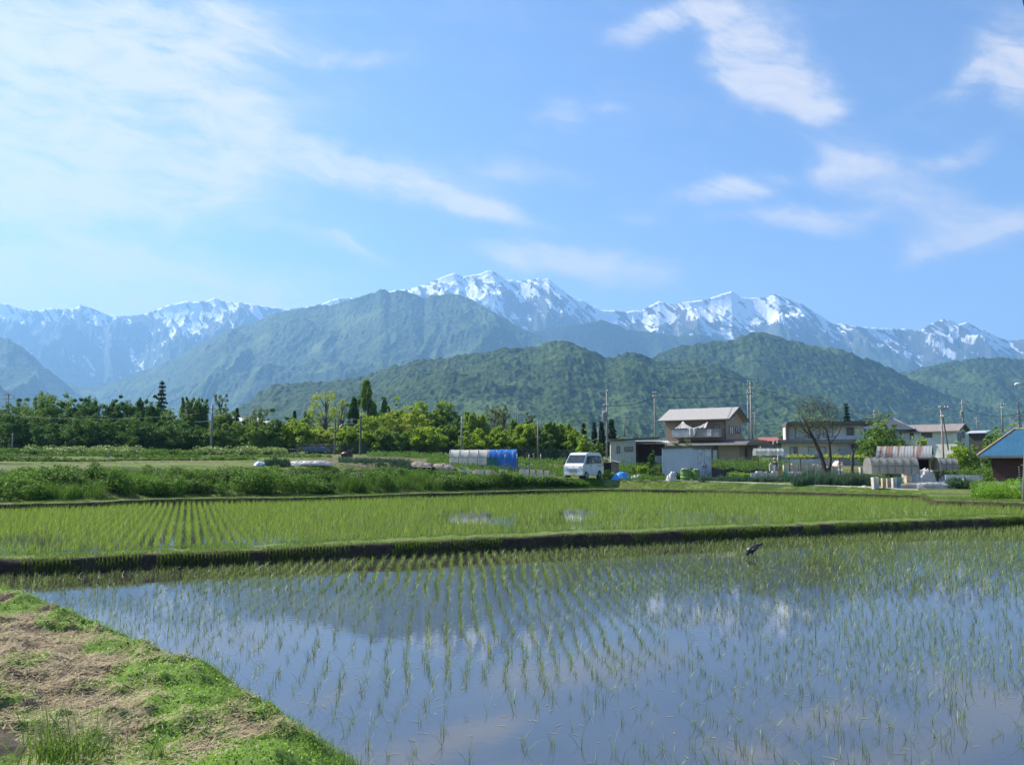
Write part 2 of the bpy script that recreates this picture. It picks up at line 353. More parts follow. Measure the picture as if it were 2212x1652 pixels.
def dike(name, P, prof, step=.1, seed=0, topz=None, smin=-500, smax=2700):
    """soil bank along a line; prof = (offset back, height, green)"""
    Q, t = resample(P, step, smin, smax); T = np.gradient(Q, axis=0); T /= np.linalg.norm(T, axis=1)[:, None]
    Nn = np.stack([-T[:, 1], T[:, 0]], 1); prof = np.array(prof); n = len(Q); k = len(prof)
    off = prof[:, 0][None] + 0.0 * t[:, None]; hgt = prof[:, 1][None] + 0 * off
    w = (fbm(t / 1.7, t * 0, 4, seed) - .5) * .46; w2 = (fbm(t / 4, t * 0 + 9, 4, seed + 3) - .5) * .26
    tt, jj = np.meshgrid(t, np.arange(k), indexing='ij')
    rough = (fbm(tt * 3.1, jj * .9, 3, seed + 7) - .5)
    X = Q[:, 0][:, None] + Nn[:, 0][:, None] * (off + w[:, None] + rough * .12); Y = Q[:, 1][:, None] + Nn[:, 1][:, None] * (off + w[:, None] + rough * .12)
    Z = hgt * (1 + w2[:, None] * 1.2 * (hgt > 0.1)) + rough * .07
    if topz is not None: Z = Z + topz
    o = npmesh(name, np.stack([X, Y, Z], -1).reshape(-1, 3), grid_faces(n, k), DM, smooth=True, attrs={'green': np.tile(prof[:, 2], (n, 1))})
    tag(o, kind='structure'); return Q, Nn, t, w
p1 = [(-.1,-.2,.2),(0,-.02,.25),(.03,.1,.15),(.06,.2,.15),(.09,.28,.2),(.13,.335,.2),(.2,.35,.3),(.3,.355,.55),(.5,.36,.75),(.75,.365,.8),(1.0,.36,.8),(1.25,.34,.8),(1.45,.28,.7),(1.6,.18,.5),(1.8,.05,.4)]
DK1 = dike('near_dike', D1, p1, .08, 11)
p2 = [(-.1,-.4,.1),(0,-.05,.3),(.04,.08,.2),(.08,.17,.2),(.12,.225,.3),(.22,.24,.5),(.5,.25,.7),(.9,.24,.75),(1.4,.21,.75),(2.2,.15,.7)]
DK2 = dike('far_dike', B2, p2, .12, 21, topz=WM)
# ------------------------------------------------------------------ blades and leaves
def blades(B, h, w, lean, az, segs=2, bend=1.0, seed=0, tint=None, fold=0.0):
    """thin tapered curved blades. B (n,3) roots, h heights, w widths, lean fraction, az direction"""
    n = len(B); rng = np.random.default_rng(seed); t = np.linspace(0, 1, segs + 1)
    dx = np.cos(az); dy = np.sin(az); fa = az + np.pi / 2 + rng.uniform(-.9, .9, n)
    V = np.zeros((n, segs + 1, 2, 3))
    for i, q in enumerate(t):
        r = h * lean * q ** (1.6) * bend; z = h * (q - 0.35 * lean * q * q)
        cx = B[:, 0] + dx * r; cy_ = B[:, 1] + dy * r; cz = B[:, 2] + z
        ww = w * (1 - q ** 1.7 * .93) * .5
        for s_, sg in ((0, -1), (1, 1)):
            V[:, i, s_, 0] = cx + np.cos(fa) * ww * sg; V[:, i, s_, 1] = cy_ + np.sin(fa) * ww * sg; V[:, i, s_, 2] = cz
    base = (np.arange(n) * (segs + 1) * 2)[:, None] + (np.arange(segs) * 2)[None]; base = base.ravel()
    Q = np.stack([base, base + 1, base + 3, base + 2], 1)
    tv = rng.uniform(0, 1, n) if tint is None else tint
    return V.reshape(-1, 3), Q, np.repeat(tv, (segs + 1) * 2)
def leaves(C, size, rng, flat=0.0, aspect=1.6, tint=None):
    """small quads round the given centres"""
    n = len(C); a = rng.normal(size=(n, 3)); a[:, 2] *= (1 - flat * .7); a /= np.linalg.norm(a, axis=1)[:, None]
    b = rng.normal(size=(n, 3)); b[:, 2] *= (1 - flat); b -= a * (a * b).sum(1)[:, None]; b /= np.linalg.norm(b, axis=1)[:, None] + 1e-9
    s = (np.asarray(size) * np.ones(n))[:, None] * .5
    V = np.stack([C - a * s * aspect, C + b * s * .8, C + a * s * aspect, C - b * s * .8], 1).reshape(-1, 3)
    Q = np.arange(4 * n).reshape(-1, 4); tv = rng.uniform(0, 1, n) if tint is None else tint
    return V, Q, np.repeat(tv, 4)
def cat_parts(parts):
    V = []; Q = []; T = []; b = 0
    for v, q, t in parts: V.append(v); Q.append(q + b); T.append(t); b += len(v)
    return np.concatenate(V), np.concatenate(Q), np.concatenate(T)
RICE = mat('rice_leaf', (0.22, 0.31, 0.06), .45, col2=(0.07, 0.12, 0.03), tint=True, transl=.35, spec=.5)
RICE2 = mat('young_rice_leaf', (0.25, 0.36, 0.055), .5, col2=(0.14, 0.23, 0.035), tint=True, transl=.4, spec=.3)
GRASS = mat('grass_blade', (0.17, 0.27, 0.045), .55, col2=(0.055, 0.11, 0.02), tint=True, transl=.35, spec=.3)
CLOVER = mat('clover_leaf', (0.24, 0.42, 0.035), .5, col2=(0.10, 0.22, 0.02), tint=True, transl=.4, spec=.3)
STRAW = mat('dry_straw', (0.50, 0.42, 0.25), .8, col2=(0.20, 0.155, 0.09), tint=True, transl=.15, spec=.25)
WEED = mat('weed_leaf', (0.15, 0.27, 0.045), .65, col2=(0.022, 0.055, 0.012), tint=True, transl=.32, spec=.2)
PALEW = mat('pale_leaf', (0.30, 0.38, 0.14), .5, col2=(0.12, 0.20, 0.045), tint=True, transl=.3, spec=.4)
ONION = mat('leek_leaf', (0.07, 0.14, 0.075), .5, col2=(0.025, 0.06, 0.03), tint=True, transl=.2, spec=.5)
FLOWER = mat('seed_head', (0.62, 0.55, 0.48), .8, col2=(0.40, 0.34, 0.30), tint=True, transl=.2)
# ------------------------------------------------------------------ rice in the near paddy
rng = np.random.default_rng(7)
EDGE = poly_world([(-500,1205),(-160,1250),(0,1288),(60,1310),(180,1357),(300,1402),(420,1455),(520,1500),(620,1550),(700,1592),(780,1640),(840,1690),(980,1860),(1150,2200)], 0.0)
EDGE = EDGE[np.argsort(EDGE[:, 1])]
def edge_s(x, y):
    """distance inland of the water's edge (positive on land)"""
    xe = np.interp(y, EDGE[:, 1], EDGE[:, 0]); xe = xe + (fbm(y * 1.3, y * 0, 4, 41) - .5) * .55
    return (xe - x) * 0.72
def rice_clump(seed, h, nb, w, segs):
    r = np.random.default_rng(seed); B = np.zeros((nb, 3)); B[:, :2] = r.normal(0, .012, (nb, 2)); B[:, 2] = -.03
    return blades(B, h * r.uniform(.55, 1.05, nb), w * r.uniform(.8, 1.2, nb), r.uniform(.15, 1.0, nb), r.uniform(0, 6.283, nb), segs, seed=seed, tint=r.uniform(0, 1, nb))
ra = R(4.0)
iu = np.arange(-190, 260); iv = np.arange(0, 230)
U, Vv = np.meshgrid(iu * .235, iv * .175)
U = U + rng.normal(0, .013, U.shape) + (fbm(Vv / 3, U * .5, 2, 3) - .5) * .5; Vv = Vv + rng.normal(0, .035, U.shape)
RX = (U * math.cos(ra) - Vv * math.sin(ra)).ravel(); RY = (U * math.sin(ra) + Vv * math.cos(ra)).ravel() + 4.2
s_ = scol(RX, RY)
keep = (s_ > -150) & (s_ < 2400) & (RY < Yline(D1, s_) - .12) & (edge_s(RX, RY) < -.18) & (RY > 6.0)
patch = fbm(RX / 2.6, RY / 2.6, 3, 77)
keep &= rng.uniform(0, 1, len(RX)) < np.clip(0.66 + (patch - .42) * 2.2 + (RY - 9) * .035, .35, .97)
RX = RX[keep]; RY = RY[keep]; pv = patch[keep]
order = np.argsort(RY); RX = RX[order]; RY = RY[order]; pv = pv[order]
vis = (scol(RX, RY) > 20) & (scol(RX, RY) < 2200) & (RY > 6.7)
ind = np.where(vis)[0][:300]
prot = []
for k in range(8):
    V, Q, T = rice_clump(100 + k, .21, 6 + k % 3, .0046, 4); prot.append((V, Q, T))
pobj = []
for j, i in enumerate(ind):
    k = int(rng.integers(0, 8)); sc = rng.uniform(.72, 1.2)
    if len(pobj) < 8:
        k = len(pobj); V, Q, T = prot[k]; o = npmesh('rice_seedling', V, Q, RICE, tint=T); pobj.append(o)
    else: o = pobj[k].copy(); COL.objects.link(o)
    o.location = (RX[i], RY[i], 0); o.rotation_euler = (0, 0, rng.uniform(0, 6.28)); o.scale = (sc, sc, sc)
    tag(o, 'thin green rice seedling standing in the open water closest to the camera', 'rice seedling', 'rice seedlings in the nearest rows of the front paddy')
rest = np.setdiff1d(np.arange(len(RX)), ind)
parts = []
for k in range(8):
    sel = rest[k::8]; 
    far = RY[sel] > 15
    for fl, nb, w, sg in ((False, 7, .0058, 3), (True, 8, .0092, 2)):
        ii = sel[far == fl]; n = len(ii)
        if not n: continue
        B = np.zeros((n, nb, 3)); B[:, :, 0] = RX[ii][:, None] + rng.normal(0, .014, (n, nb)); B[:, :, 1] = RY[ii][:, None] + rng.normal(0, .014, (n, nb)); B[:, :, 2] = -.03
        hh = (.205 * rng.uniform(.75, 1.15, n))[:, None] * rng.uniform(.55, 1.05, (n, nb))
        tt = np.clip(np.repeat((pv[ii] * 1.5 - .2), nb) + rng.uniform(-.3, .35, n * nb), 0, 1)
        parts.append(blades(B.reshape(-1, 3), hh.ravel(), np.full(n * nb, w), rng.uniform(.1, .9, n * nb), rng.uniform(0, 6.283, n * nb), sg, seed=k, tint=tt))
V, Q, T = cat_parts(parts)
tag(npmesh('rice_plants', V, Q, RICE, tint=T), 'thousands of thin green rice seedlings in rows across the front flooded paddy', 'rice', kind='stuff')
# floating straw and fallen leaves
n = 5200; fx = rng.uniform(-16, 24, n); fy = 6 + 24 * rng.uniform(0, 1, n) ** 1.1
k = (edge_s(fx, fy) < -.1) & (fy < Yline(D1, scol(fx, fy)) - .05); C = np.stack([fx, fy, np.full(n, .004)], 1)[k]
a = rng.uniform(0, 3.14, len(C)); L_ = rng.uniform(.03, .13, len(C)) * .5; w_ = rng.uniform(.003, .008, len(C)) * .8
dx = np.stack([np.cos(a), np.sin(a), a * 0], 1); dn = np.stack([-np.sin(a), np.cos(a), a * 0], 1)
V = np.stack([C - dx * L_[:, None] - dn * w_[:, None], C + dx * L_[:, None] - dn * w_[:, None] * .4, C + dx * L_[:, None] + dn * w_[:, None] * .4, C - dx * L_[:, None] + dn * w_[:, None]], 1).reshape(-1, 3)
tag(npmesh('floating_straw', V, np.arange(len(V)).reshape(-1, 4), mat('wet_straw', (0.30, 0.30, 0.10), .5, col2=(0.20, 0.13, 0.06), tint=True), tint=np.repeat(rng.uniform(0, 1, len(C)), 4)), 'bits of straw and fallen leaves floating on the front paddy water', 'straw', kind='stuff')
# ------------------------------------------------------------------ rice in the middle paddy
rb = R(22)
U, Vv = np.meshgrid(np.arange(-420, 420) * .26, np.arange(-320, 420) * .16)
U = U + rng.normal(0, .02, U.shape); Vv = Vv + rng.normal(0, .03, U.shape)
RX = (U * math.cos(rb) - Vv * math.sin(rb)).ravel(); RY = (U * math.sin(rb) + Vv * math.cos(rb)).ravel() + 30
s_ = scol(RX, RY); y1 = Yline(D1, s_) + 1.7; y2 = Yline(B2, s_) - .1
thin_ = fbm(RX / 4, RY / 4, 3, 55)
hole = ((np.hypot((s_ - 60) / 90, (RY - 22.5) / 1.8) < 1) | (np.hypot((s_ - 1010) / 60, (RY - 33) / 3) < 1) | (np.hypot((s_ - 1240) / 40, (RY - 34) / 3) < 1)) & (rng.uniform(0, 1, len(RX)) < .75)
k = (s_ > -120) & (s_ < 2340) & (RY > y1) & (RY < y2) & (rng.uniform(0, 1, len(RX)) < np.where(thin_ < .38, .75, .97)) & ~hole
RX = RX[k]; RY = RY[k]; th = thin_[k]; n = len(RX); nb = 4
print('mid rice', n)
B = np.zeros((n, nb, 3)); B[:, :, 0] = RX[:, None] + rng.normal(0, .022, (n, nb)); B[:, :, 1] = RY[:, None] + rng.normal(0, .022, (n, nb)); B[:, :, 2] = WM - .02
hh = (.25 * rng.uniform(.8, 1.1, n) * np.clip(th * 2.2, .75, 1.1))[:, None] * rng.uniform(.6, 1.05, (n, nb))
V, Q, T = blades(B.reshape(-1, 3), hh.ravel(), np.full(n * nb, .016), rng.uniform(.05, .7, n * nb), rng.uniform(0, 6.283, n * nb), 1, seed=5)
tag(npmesh('rice_plants', V, Q, RICE2, tint=T), 'dense bright green young rice filling the middle paddy behind the first dike', 'rice', kind='stuff')
# ------------------------------------------------------------------ grass on dikes
def dike_grass(DK, topz, h, n, seed, name, label, o0=.1, o1=1.4, faceN=0, smin=-60, smax=2280):
    Q, Nn, t, w = DK; r = np.random.default_rng(seed); i = r.integers(0, len(Q), n)
    s = scol(Q[i, 0], Q[i, 1]); k = (s > smin) & (s < smax); i = i[k]; n = len(i)
    off = r.uniform(o0, o1, n); p = Q[i] + Nn[i] * (off + w[i])[:, None]; p += r.normal(0, .05, p.shape)
    cl = fbm(p[:, 0] / .9, p[:, 1] / .9, 2, seed); kk = cl > .36; p = p[kk]; n = len(p)
    B = np.c_[p, np.full(n, topz)]
    parts = [blades(B, h * r.uniform(.4, 1.3, n), np.full(n, .011), r.uniform(.1, .9, n), r.uniform(0, 6.28, n), 2, seed=seed)]
    if faceN:   # tufts hanging on the steep face
        i = r.integers(0, len(Q), faceN); s = scol(Q[i, 0], Q[i, 1]); i = i[(s > smin) & (s < smax)]
        i = i[r.uniform(0, 1, len(i)) < np.clip((fbm(t[i] / .6, t[i] * 0, 4, seed + 1) - .33) * 3, 0, 1)]; n = len(i); hf = r.uniform(.02, .95, n)
        p = Q[i] + Nn[i] * (w[i] + .02 + hf * .1)[:, None]; B = np.c_[p, hf * (topz - (0 if topz < .4 else WM)) + (0 if topz < .4 else WM)]
        az = np.arctan2(-Nn[i][:, 1], -Nn[i][:, 0]) + r.uniform(-.8, .8, n)
        parts.append(blades(B, r.uniform(.07, .2, n), np.full(n, .011), r.uniform(.3, 1.0, n), az, 2, seed=seed + 4))
    V, Q2, T = cat_parts(parts); tag(npmesh(name, V, Q2, GRASS, tint=T), label, 'grass', kind='stuff')
dike_grass(DK1, .34, .07, 60000, 3, 'grass', 'short green grass on top of the first dike between the two paddies', .12, 1.6, 30000)
dike_grass(DK2, .50, .09, 60000, 4, 'grass', 'short green grass along the bank at the far side of the middle paddy', .1, 2.8, 14000)
# ------------------------------------------------------------------ near bank (lower left corner)
bx, by = np.meshgrid(np.arange(-13, 2.2, .035), np.arange(3.2, 17, .035))
sE = edge_s(bx, by)
def bank_h(x, y, s):
    z = .42 * ss(-.05, .75, s) - .22 * ss(0.25, -.4, s) + .26 * ss(1.4, 4.0, s)
    lump = np.clip(ridged(x * 1.5 + y * .5, y * 2.2, 4, 31) - .25, 0, 1) * .20 + (fbm(x * 6, y * 6, 3, 32) - .5) * .05
    return z + lump * ss(.0, .6, s)
bz = bank_h(bx, by, sE)
def bank_green(x, y, s):
    cov = np.interp(s, [0, .15, .5, .9, 1.4, 2.2, 4], [.95, .95, .8, .62, .32, .28, .2])
    cov = cov + .25 * ss(10, 13, y) * ss(2.2, .5, s) + .12 * ss(8, 6.5, y)
    return cov + (fbm(x * 1.9, y * 1.9, 4, 61) - .5) * 1.5
NB = bank_mat('bank_soil', (0.20, 0.155, 0.10), (0.12, 0.19, 0.035))
keepv = bank_green(bx, by, sE)
dark = ss(.25, -.25, np.hypot((bx + 4.3) / 1.25, (by - 5.0) / 1.25) - 1)
o = npmesh('near_bank', np.stack([bx, by, bz], -1).reshape(-1, 3), grid_faces(*bx.shape), NB, smooth=True, attrs={'green': keepv, 'dark': dark}); tag(o, kind='structure')
def scatter(n, smin, smax, ymin, ymax, seed, cond):
    r = np.random.default_rng(seed); y = ymin + (ymax - ymin) * r.uniform(0, 1, n) ** 1.25; x = r.uniform(-12, 1.5, n); s = edge_s(x, y)
    sc_ = scol(x, y); k = (s > smin) & (s < smax) & (sc_ > -120) & (sc_ < 1250); x = x[k]; y = y[k]; s = s[k]
    k = cond(x, y, s, r); x = x[k]; y = y[k]; s = s[k]
    return x, y, bank_h(x, y, s), s, r
x, y, z, s, r = scatter(240000, -.02, 6, 4.6, 16.5, 1, lambda x, y, s, r: (bank_green(x, y, s) < .72) & (np.hypot((x + 4.3) / 1.25, (y - 5.0) / 1.25) > .95))
n = len(x); a = r.normal(.5, .9, n); L_ = r.uniform(.03, .10, n); w_ = r.uniform(.0015, .0035, n) * (1 + y * .06); tl = r.uniform(-.35, .5, n)
C = np.stack([x, y, z + r.uniform(.0, .03, n)], 1); dx = np.stack([np.cos(a), np.sin(a), tl], 1); dn = np.stack([-np.sin(a), np.cos(a), a * 0], 1)
V = np.stack([C - dx * L_[:, None] * .5 - dn * w_[:, None], C + dx * L_[:, None] * .5 - dn * w_[:, None] * .4, C + dx * L_[:, None] * .5 + dn * w_[:, None] * .4, C - dx * L_[:, None] * .5 + dn * w_[:, None]], 1).reshape(-1, 3)
tag(npmesh('dry_grass', V, np.arange(len(V)).reshape(-1, 4), STRAW, tint=np.repeat(r.uniform(0, 1, n), 4)), 'dry pinkish brown cut grass matted over the near bank', 'dry grass', kind='stuff')
x, y, z, s, r = scatter(190000, .05, 5, 4.6, 16.5, 2, lambda x, y, s, r: (bank_green(x, y, s) > .55) & (r.uniform(0, 1, len(x)) < np.interp(s, [0, .3, .5, 1.8, 2.4, 5], [.15, .5, 1, .9, .45, .3])))
C = np.stack([x, y, z + r.uniform(.005, .05, len(x))], 1)
V, Q, T = leaves(C, r.uniform(.011, .026, len(x)), r, flat=.75, aspect=1.05, tint=np.clip(fbm(x * 3, y * 3, 2, 8) * 1.3 - .2 + r.uniform(-.3, .3, len(x)), 0, 1))
tag(npmesh('clover', V, Q, CLOVER, tint=T), 'bright green clover and low weeds carpeting the near bank', 'clover', kind='stuff')
x, y, z, s, r = scatter(260000, -.12, 4, 4.6, 16.5, 3, lambda x, y, s, r: (r.uniform(0, 1, len(x)) < np.interp(s, [-.1, .1, .45, .8, 4], [.5, 1, .75, .12, .05])) & (bank_green(x, y, s) > .4))
n = len(x); V, Q, T = blades(np.stack([x, y, z - .005], 1), r.uniform(.03, .12, n) * np.interp(s, [-.1, .3, .9], [1.25, 1.1, .7]), r.uniform(.003, .006, n), r.uniform(.2, 1.1, n), r.uniform(0, 6.28, n), 2, seed=9)
x, y, z, s, r = scatter(9000, -.18, .35, 4.6, 16.5, 13, lambda x, y, s, r: vn(x * 1.6, y * 1.6, 5) > .45)
n = len(x); V2, Q2, T2 = blades(np.stack([x, y, z - .02], 1), r.uniform(.10, .24, n), r.uniform(.004, .007, n), r.uniform(.3, 1.2, n), r.uniform(-1.5, 1.0, n), 4, seed=19)
V, Q, T = cat_parts([(V, Q, T), (V2, Q2, T2)])
tag(npmesh('grass', V, Q, GRASS, tint=T), 'green grass along the water edge of the near bank', 'grass', kind='stuff')
# the two bigger tufts near the bottom left corner
def tuft(u, v, zg, h, nb, label, seed):
    p = atZ(u, v, zg); r = np.random.default_rng(seed); sp_ = .13 if nb > 100 else .03; B = np.c_[r.normal(0, sp_, nb), r.normal(0, sp_ * .7, nb), np.full(nb, -.03)]
    V, Q, T = blades(B, h * r.uniform(.45, 1.1, nb), r.uniform(.004, .009, nb), r.uniform(.15, 1.3, nb), r.uniform(0, 6.28, nb), 5, seed=seed)
    o = npmesh('grass_tuft', V, Q, GRASS, tint=T, loc=p); tag(o, label, 'grass tuft')
tuft(140, 1628, .62, .40, 230, 'tall bright green grass tuft on the brown bank, lower left corner', 5)
tuft(335, 1625, .58, .20, 26, 'small thin green grass tuft right of the tall tuft on the brown bank', 6)
# ------------------------------------------------------------------ mountains
def forest_mat(name, c1, c2, sc, bump=0.6, c3=None):
    m = bpy.data.materials.new(name); m.use_nodes = True; t = m.node_tree; p = t.nodes['Principled BSDF']
    tc = N(t, 'ShaderNodeTexCoord'); n1 = N(t, 'ShaderNodeTexNoise', i_Scale=1 / sc, i_Detail=5.0, i_Roughness=0.7); n2 = N(t, 'ShaderNodeTexNoise', i_Scale=1 / (sc * 14), i_Detail=5.0, i_Roughness=0.6)
    for q in (n1, n2): t.links.new(tc.outputs['Object'], q.inputs['Vector'])
    c = mixc(t, maprange(t, n1.outputs[0], .36, .64), c1, c2)
    c = mixc(t, maprange(t, n2.outputs[0], .5, .7), c, c3 or tuple(q * 1.35 for q in c2))
    rk = N(t, 'ShaderNodeAttribute', attribute_name='rock'); c = mixc(t, rk.outputs['Fac'], c, (0.10, 0.10, 0.10))
    a = N(t, 'ShaderNodeAttribute', attribute_name='snow'); n3 = N(t, 'ShaderNodeTexNoise', i_Scale=1 / 70.0, i_Detail=8.0, i_Roughness=0.72); t.links.new(tc.outputs['Object'], n3.inputs['Vector'])
    f = math_n(t, 'ADD', a.outputs['Fac'], math_n(t, 'MULTIPLY', math_n(t, 'SUBTRACT', n3.outputs[0], .5), 1.5)); f = maprange(t, f, .48, .54)
    c = mixc(t, f, c, (0.86, 0.87, 0.9)); t.links.new(c, p.inputs['Base Color']); p.inputs['Roughness'].default_value = 0.9; p.inputs['Specular IOR Level'].default_value = 0.1
    b = N(t, 'ShaderNodeBump', i_Strength=bump, i_Distance=sc * .5); t.links.new(n1.outputs[0], b.inputs['Height']); t.links.new(b.outputs[0], p.inputs['Normal'])
    return m
def mountain(name, prof, Yc, Yb, m, cols, rows, relief, lam, seed, zb=5, shape=1.15, u0=-350, u1=2560, canopy=0, snowf=None, crag=0, back=True, ybf=None, skew=.35, oct_=5):
    prof = np.array(prof, float); u = np.linspace(u0, u1, cols)
    v = np.interp(u, prof[:, 0], prof[:, 1])
    a = (u - CX) / FPX; b = (CY - v) / FPX
    tanel = (sP + b * cP) / (cP - b * sP); ax = a / (cP - b * sP)
    Zc = EYE + tanel * Yc + (fbm(u / 9, u * 0, 3, seed + 2) - .5) * crag
    t = np.concatenate([np.linspace(0, 1, rows) ** .85, 1 + np.array([.03, .08, .2, .5]) if back else []])
    Tt, Ax = np.meshgrid(t, ax, indexing='ij'); Zg = np.broadcast_to(Zc, Tt.shape)
    Y = Yb + (Yc - Yb) * Tt; X = Ax * Y
    tt = np.clip(Tt, 0, 1); prog = tt ** shape
    wx = X + (fbm(X / lam * .6, Y / lam * .6, 3, seed + 50) - .5) * lam * 1.3; wy = Y + (fbm(X / lam * .6, Y / lam * .6, 3, seed + 60) - .5) * lam * 1.3
    rd = ridged((wx + wy * skew) / lam, wy / (lam * 1.9), oct_, seed)
    env = np.sin(np.pi * np.clip(tt, 0, 1) ** .9) ** .75 * .85 + .15 * (tt > .02) * (1 - np.exp(-(1 - tt) * 60))
    Z = zb + (Zg - zb) * prog + relief * (rd - .55) * env
    # stay below the skyline as seen from the plain
    lim = EYE + (Zg - EYE) * (Y / Yc); over = Z - (lim - (1 - tt) * relief * .25); Z = np.where((tt < 1) & (over > 0), Z - over, Z)
    if canopy: 
        cn = np.abs(2 * vn(X / (canopy * 2.1), Y / (canopy * 2.1), seed + 9) - 1); cn2 = np.abs(2 * vn(X / canopy, Y / canopy + 7, seed + 10) - 1)
        Z = Z - cn * canopy * .75 - cn2 * canopy * .45
    if back: Z = np.where(Tt > 1, Zg - (Tt - 1) * (Yc - Yb) * .55 , Z)
    at = {'snow': np.zeros_like(Z), 'rock': np.zeros_like(Z)}
    if snowf: at['snow'], at['rock'] = snowf(X, Y, Z, rd, tt, np.broadcast_to(u, Tt.shape), Zg, lim)
    o = npmesh(name, np.stack([X, Y, np.maximum(Z, -0.5)], -1).reshape(-1, 3), grid_faces(len(t), cols), m, smooth=True, attrs=at)
    return tag(o, kind='structure')
S_PROF = [(-400,700),(-100,665),(0,654),(25,661),(62,670),(82,671),(113,665),(133,669),(160,667),(175,658),(195,665),(234,679),(258,683),(281,682),(301,680),(324,675),(352,663),(375,656),(398,650),(422,652),(445,649),(464,644),(477,649),(504,654),(527,653),(547,657),(586,663),(625,667),(684,660),(703,653),(723,645),(762,644),(800,640),(859,626),(890,622),(917,616),(947,602),(969,592),(981,590),(991,592),(1000,599),(1017,595),(1042,590),(1054,584),(1066,586),(1078,592),(1091,603),(1103,605),(1122,607),(1132,606),(1164,601),(1174,604),(1186,602),(1193,611),(1210,623),(1230,638),(1244,647),(1259,649),(1279,662),(1298,669),(1323,671),(1349,673),(1358,672),(1385,671),(1404,660),(1424,651),(1449,657),(1466,657),(1478,653),(1520,647),(1549,639),(1580,628),(1600,642),(1627,643),(1656,642),(1675,634),(1702,646),(1731,656),(1751,669),(1776,685),(1801,701),(1820,698),(1834,704),(1888,708),(1917,710),(1958,710),(1987,714),(2008,700),(2039,688),(2054,693),(2070,700),(2087,695),(2103,704),(2128,714),(2153,726),(2178,737),(2212,733),(2300,745),(2600,760)]
def snowS(X, Y, Z, rd, tt, u, Zg, lim):
    # elevation in picture pixels below the local skyline
    dv = (Zg / Y.max() * 0 + (lim - Z) / Y) * FPX
    alt = EYE + (Z - EYE)
    vpx = 996 - (Z - EYE) / Y * FPX
    line = np.interp(u, [-300, 0, 150, 260, 420, 560, 700, 880, 1050, 1200, 1300, 1400, 1600, 1750, 1850, 2050, 2212, 2500], [715, 715, 690, 705, 712, 690, 665, 660, 668, 690, 705, 712, 722, 715, 742, 752, 765, 765])
    amt = np.interp(u, [-300, 0, 300, 450, 560, 700, 880, 940, 1080, 1120, 1250, 1400, 1560, 1720, 1800, 1900, 2212], [.50, .48, .52, .56, .56, .64, .78, .74, .64, .54, .50, .66, .72, .66, .52, .55, .58])
    gully = 1 - np.clip(rd * 1.35, 0, 1)
    str_ = fbm(X / 170 + Z / 260, Z / 420, 4, 91)
    st2 = fbm((X + .9 * Z) / 30, (Z - .6 * X) / 120, 4, 95)
    rib = ridged((X + .7 * Z) / 95, (Z - .5 * X) / 330, 3, 97)
    s = amt + .02 + (gully - .45) * .5 + (str_ - .5) * .8 + (st2 - .5) * 2.1 - (rib - .35) * .75 - ss(-55, 34, vpx - line) * .62 
    return s, ss(0.62, .85, tt) * .8
M_PROF = [(-400,880),(0,848),(40,852),(70,852),(98,832),(129,823),(148,828),(172,833),(203,832),(242,824),(273,812),(305,799),(332,793),(359,779),(391,766),(422,746),(449,734),(469,723),(492,708),(516,704),(547,699),(566,687),(586,676),(625,670),(648,666),(684,658),(723,654),(762,644),(801,633),(824,622),(832,623),(842,629),(859,625),(876,627),(900,634),(917,645),(932,635),(947,636),(976,631),(996,636),(1017,643),(1042,657),(1066,672),(1091,684),(1115,701),(1140,713),(1164,723),(1200,745),(1260,780),(1340,830),(1450,880),(1600,920),(2600,940)]
M2_PROF = [(600,900),(850,800),(1000,740),(1080,725),(1130,718),(1160,712),(1200,706),(1250,698),(1280,691),(1298,688),(1323,697),(1347,704),(1354,710),(1420,718),(1462,724),(1511,720),(1553,729),(1586,731),(1640,740),(1700,760),(1800,800),(2000,880),(2600,930)]
L_PROF = [(-400,640),(-150,680),(0,726),(16,728),(39,742),(59,756),(86,781),(113,803),(137,822),(170,850),(230,890),(400,930),(2600,960)]
L2_PROF = [(-400,780),(-100,800),(0,826),(23,846),(60,870),(120,900),(400,950),(2600,960)]
H_PROF = [(300,960),(420,925),(480,900),(520,872),(539,863),(559,844),(586,828),(609,824),(664,822),(723,818),(781,810),(847,787),(895,774),(932,772),(966,766),(1017,760),(1042,755),(1078,751),(1103,747),(1140,746),(1176,739),(1200,734),(1213,733),(1230,736),(1249,743),(1269,750),(1286,758),(1305,766),(1323,766),(1333,764),(1350,757),(1370,755),(1387,760),(1416,776),(1462,778),(1515,778),(1553,784),(1586,797),(1611,813),(1648,820),(1710,834),(1751,851),(1793,867),(1850,890),(1950,920),(2100,950),(2600,965)]
H2_PROF = [(1250,880),(1350,820),(1412,768),(1433,757),(1462,747),(1495,739),(1544,735),(1586,729),(1606,719),(1625,715),(1644,715),(1669,720),(1710,733),(1751,741),(1793,747),(1834,755),(1876,772),(1909,784),(1942,801),(1990,825),(2060,852),(2150,878),(2300,905),(2600,930)]
H3_PROF = [(1500,930),(1700,870),(1850,830),(1942,802),(1979,795),(2020,784),(2062,776),(2103,770),(2145,768),(2180,771),(2212,772),(2350,780),(2600,800)]
mf1 = forest_mat('far_forest', (0.022, 0.04, 0.016), (0.055, 0.085, 0.03), 30, .5)
mf2 = forest_mat('ridge_forest', (0.012, 0.028, 0.012), (0.07, 0.115, 0.03), 22, .9, (0.11, 0.15, 0.05))
mf3 = forest_mat('near_hill_forest', (0.010, 0.023, 0.008), (0.06, 0.105, 0.024), 11, 1.0, (0.08, 0.125, 0.035))
FASTM = 1.0
mountain('snowy_range', S_PROF, 8200, 6300, mf1, 1250, 220, 620, 330, 3, crag=16, snowf=snowS, shape=1.05, oct_=6)
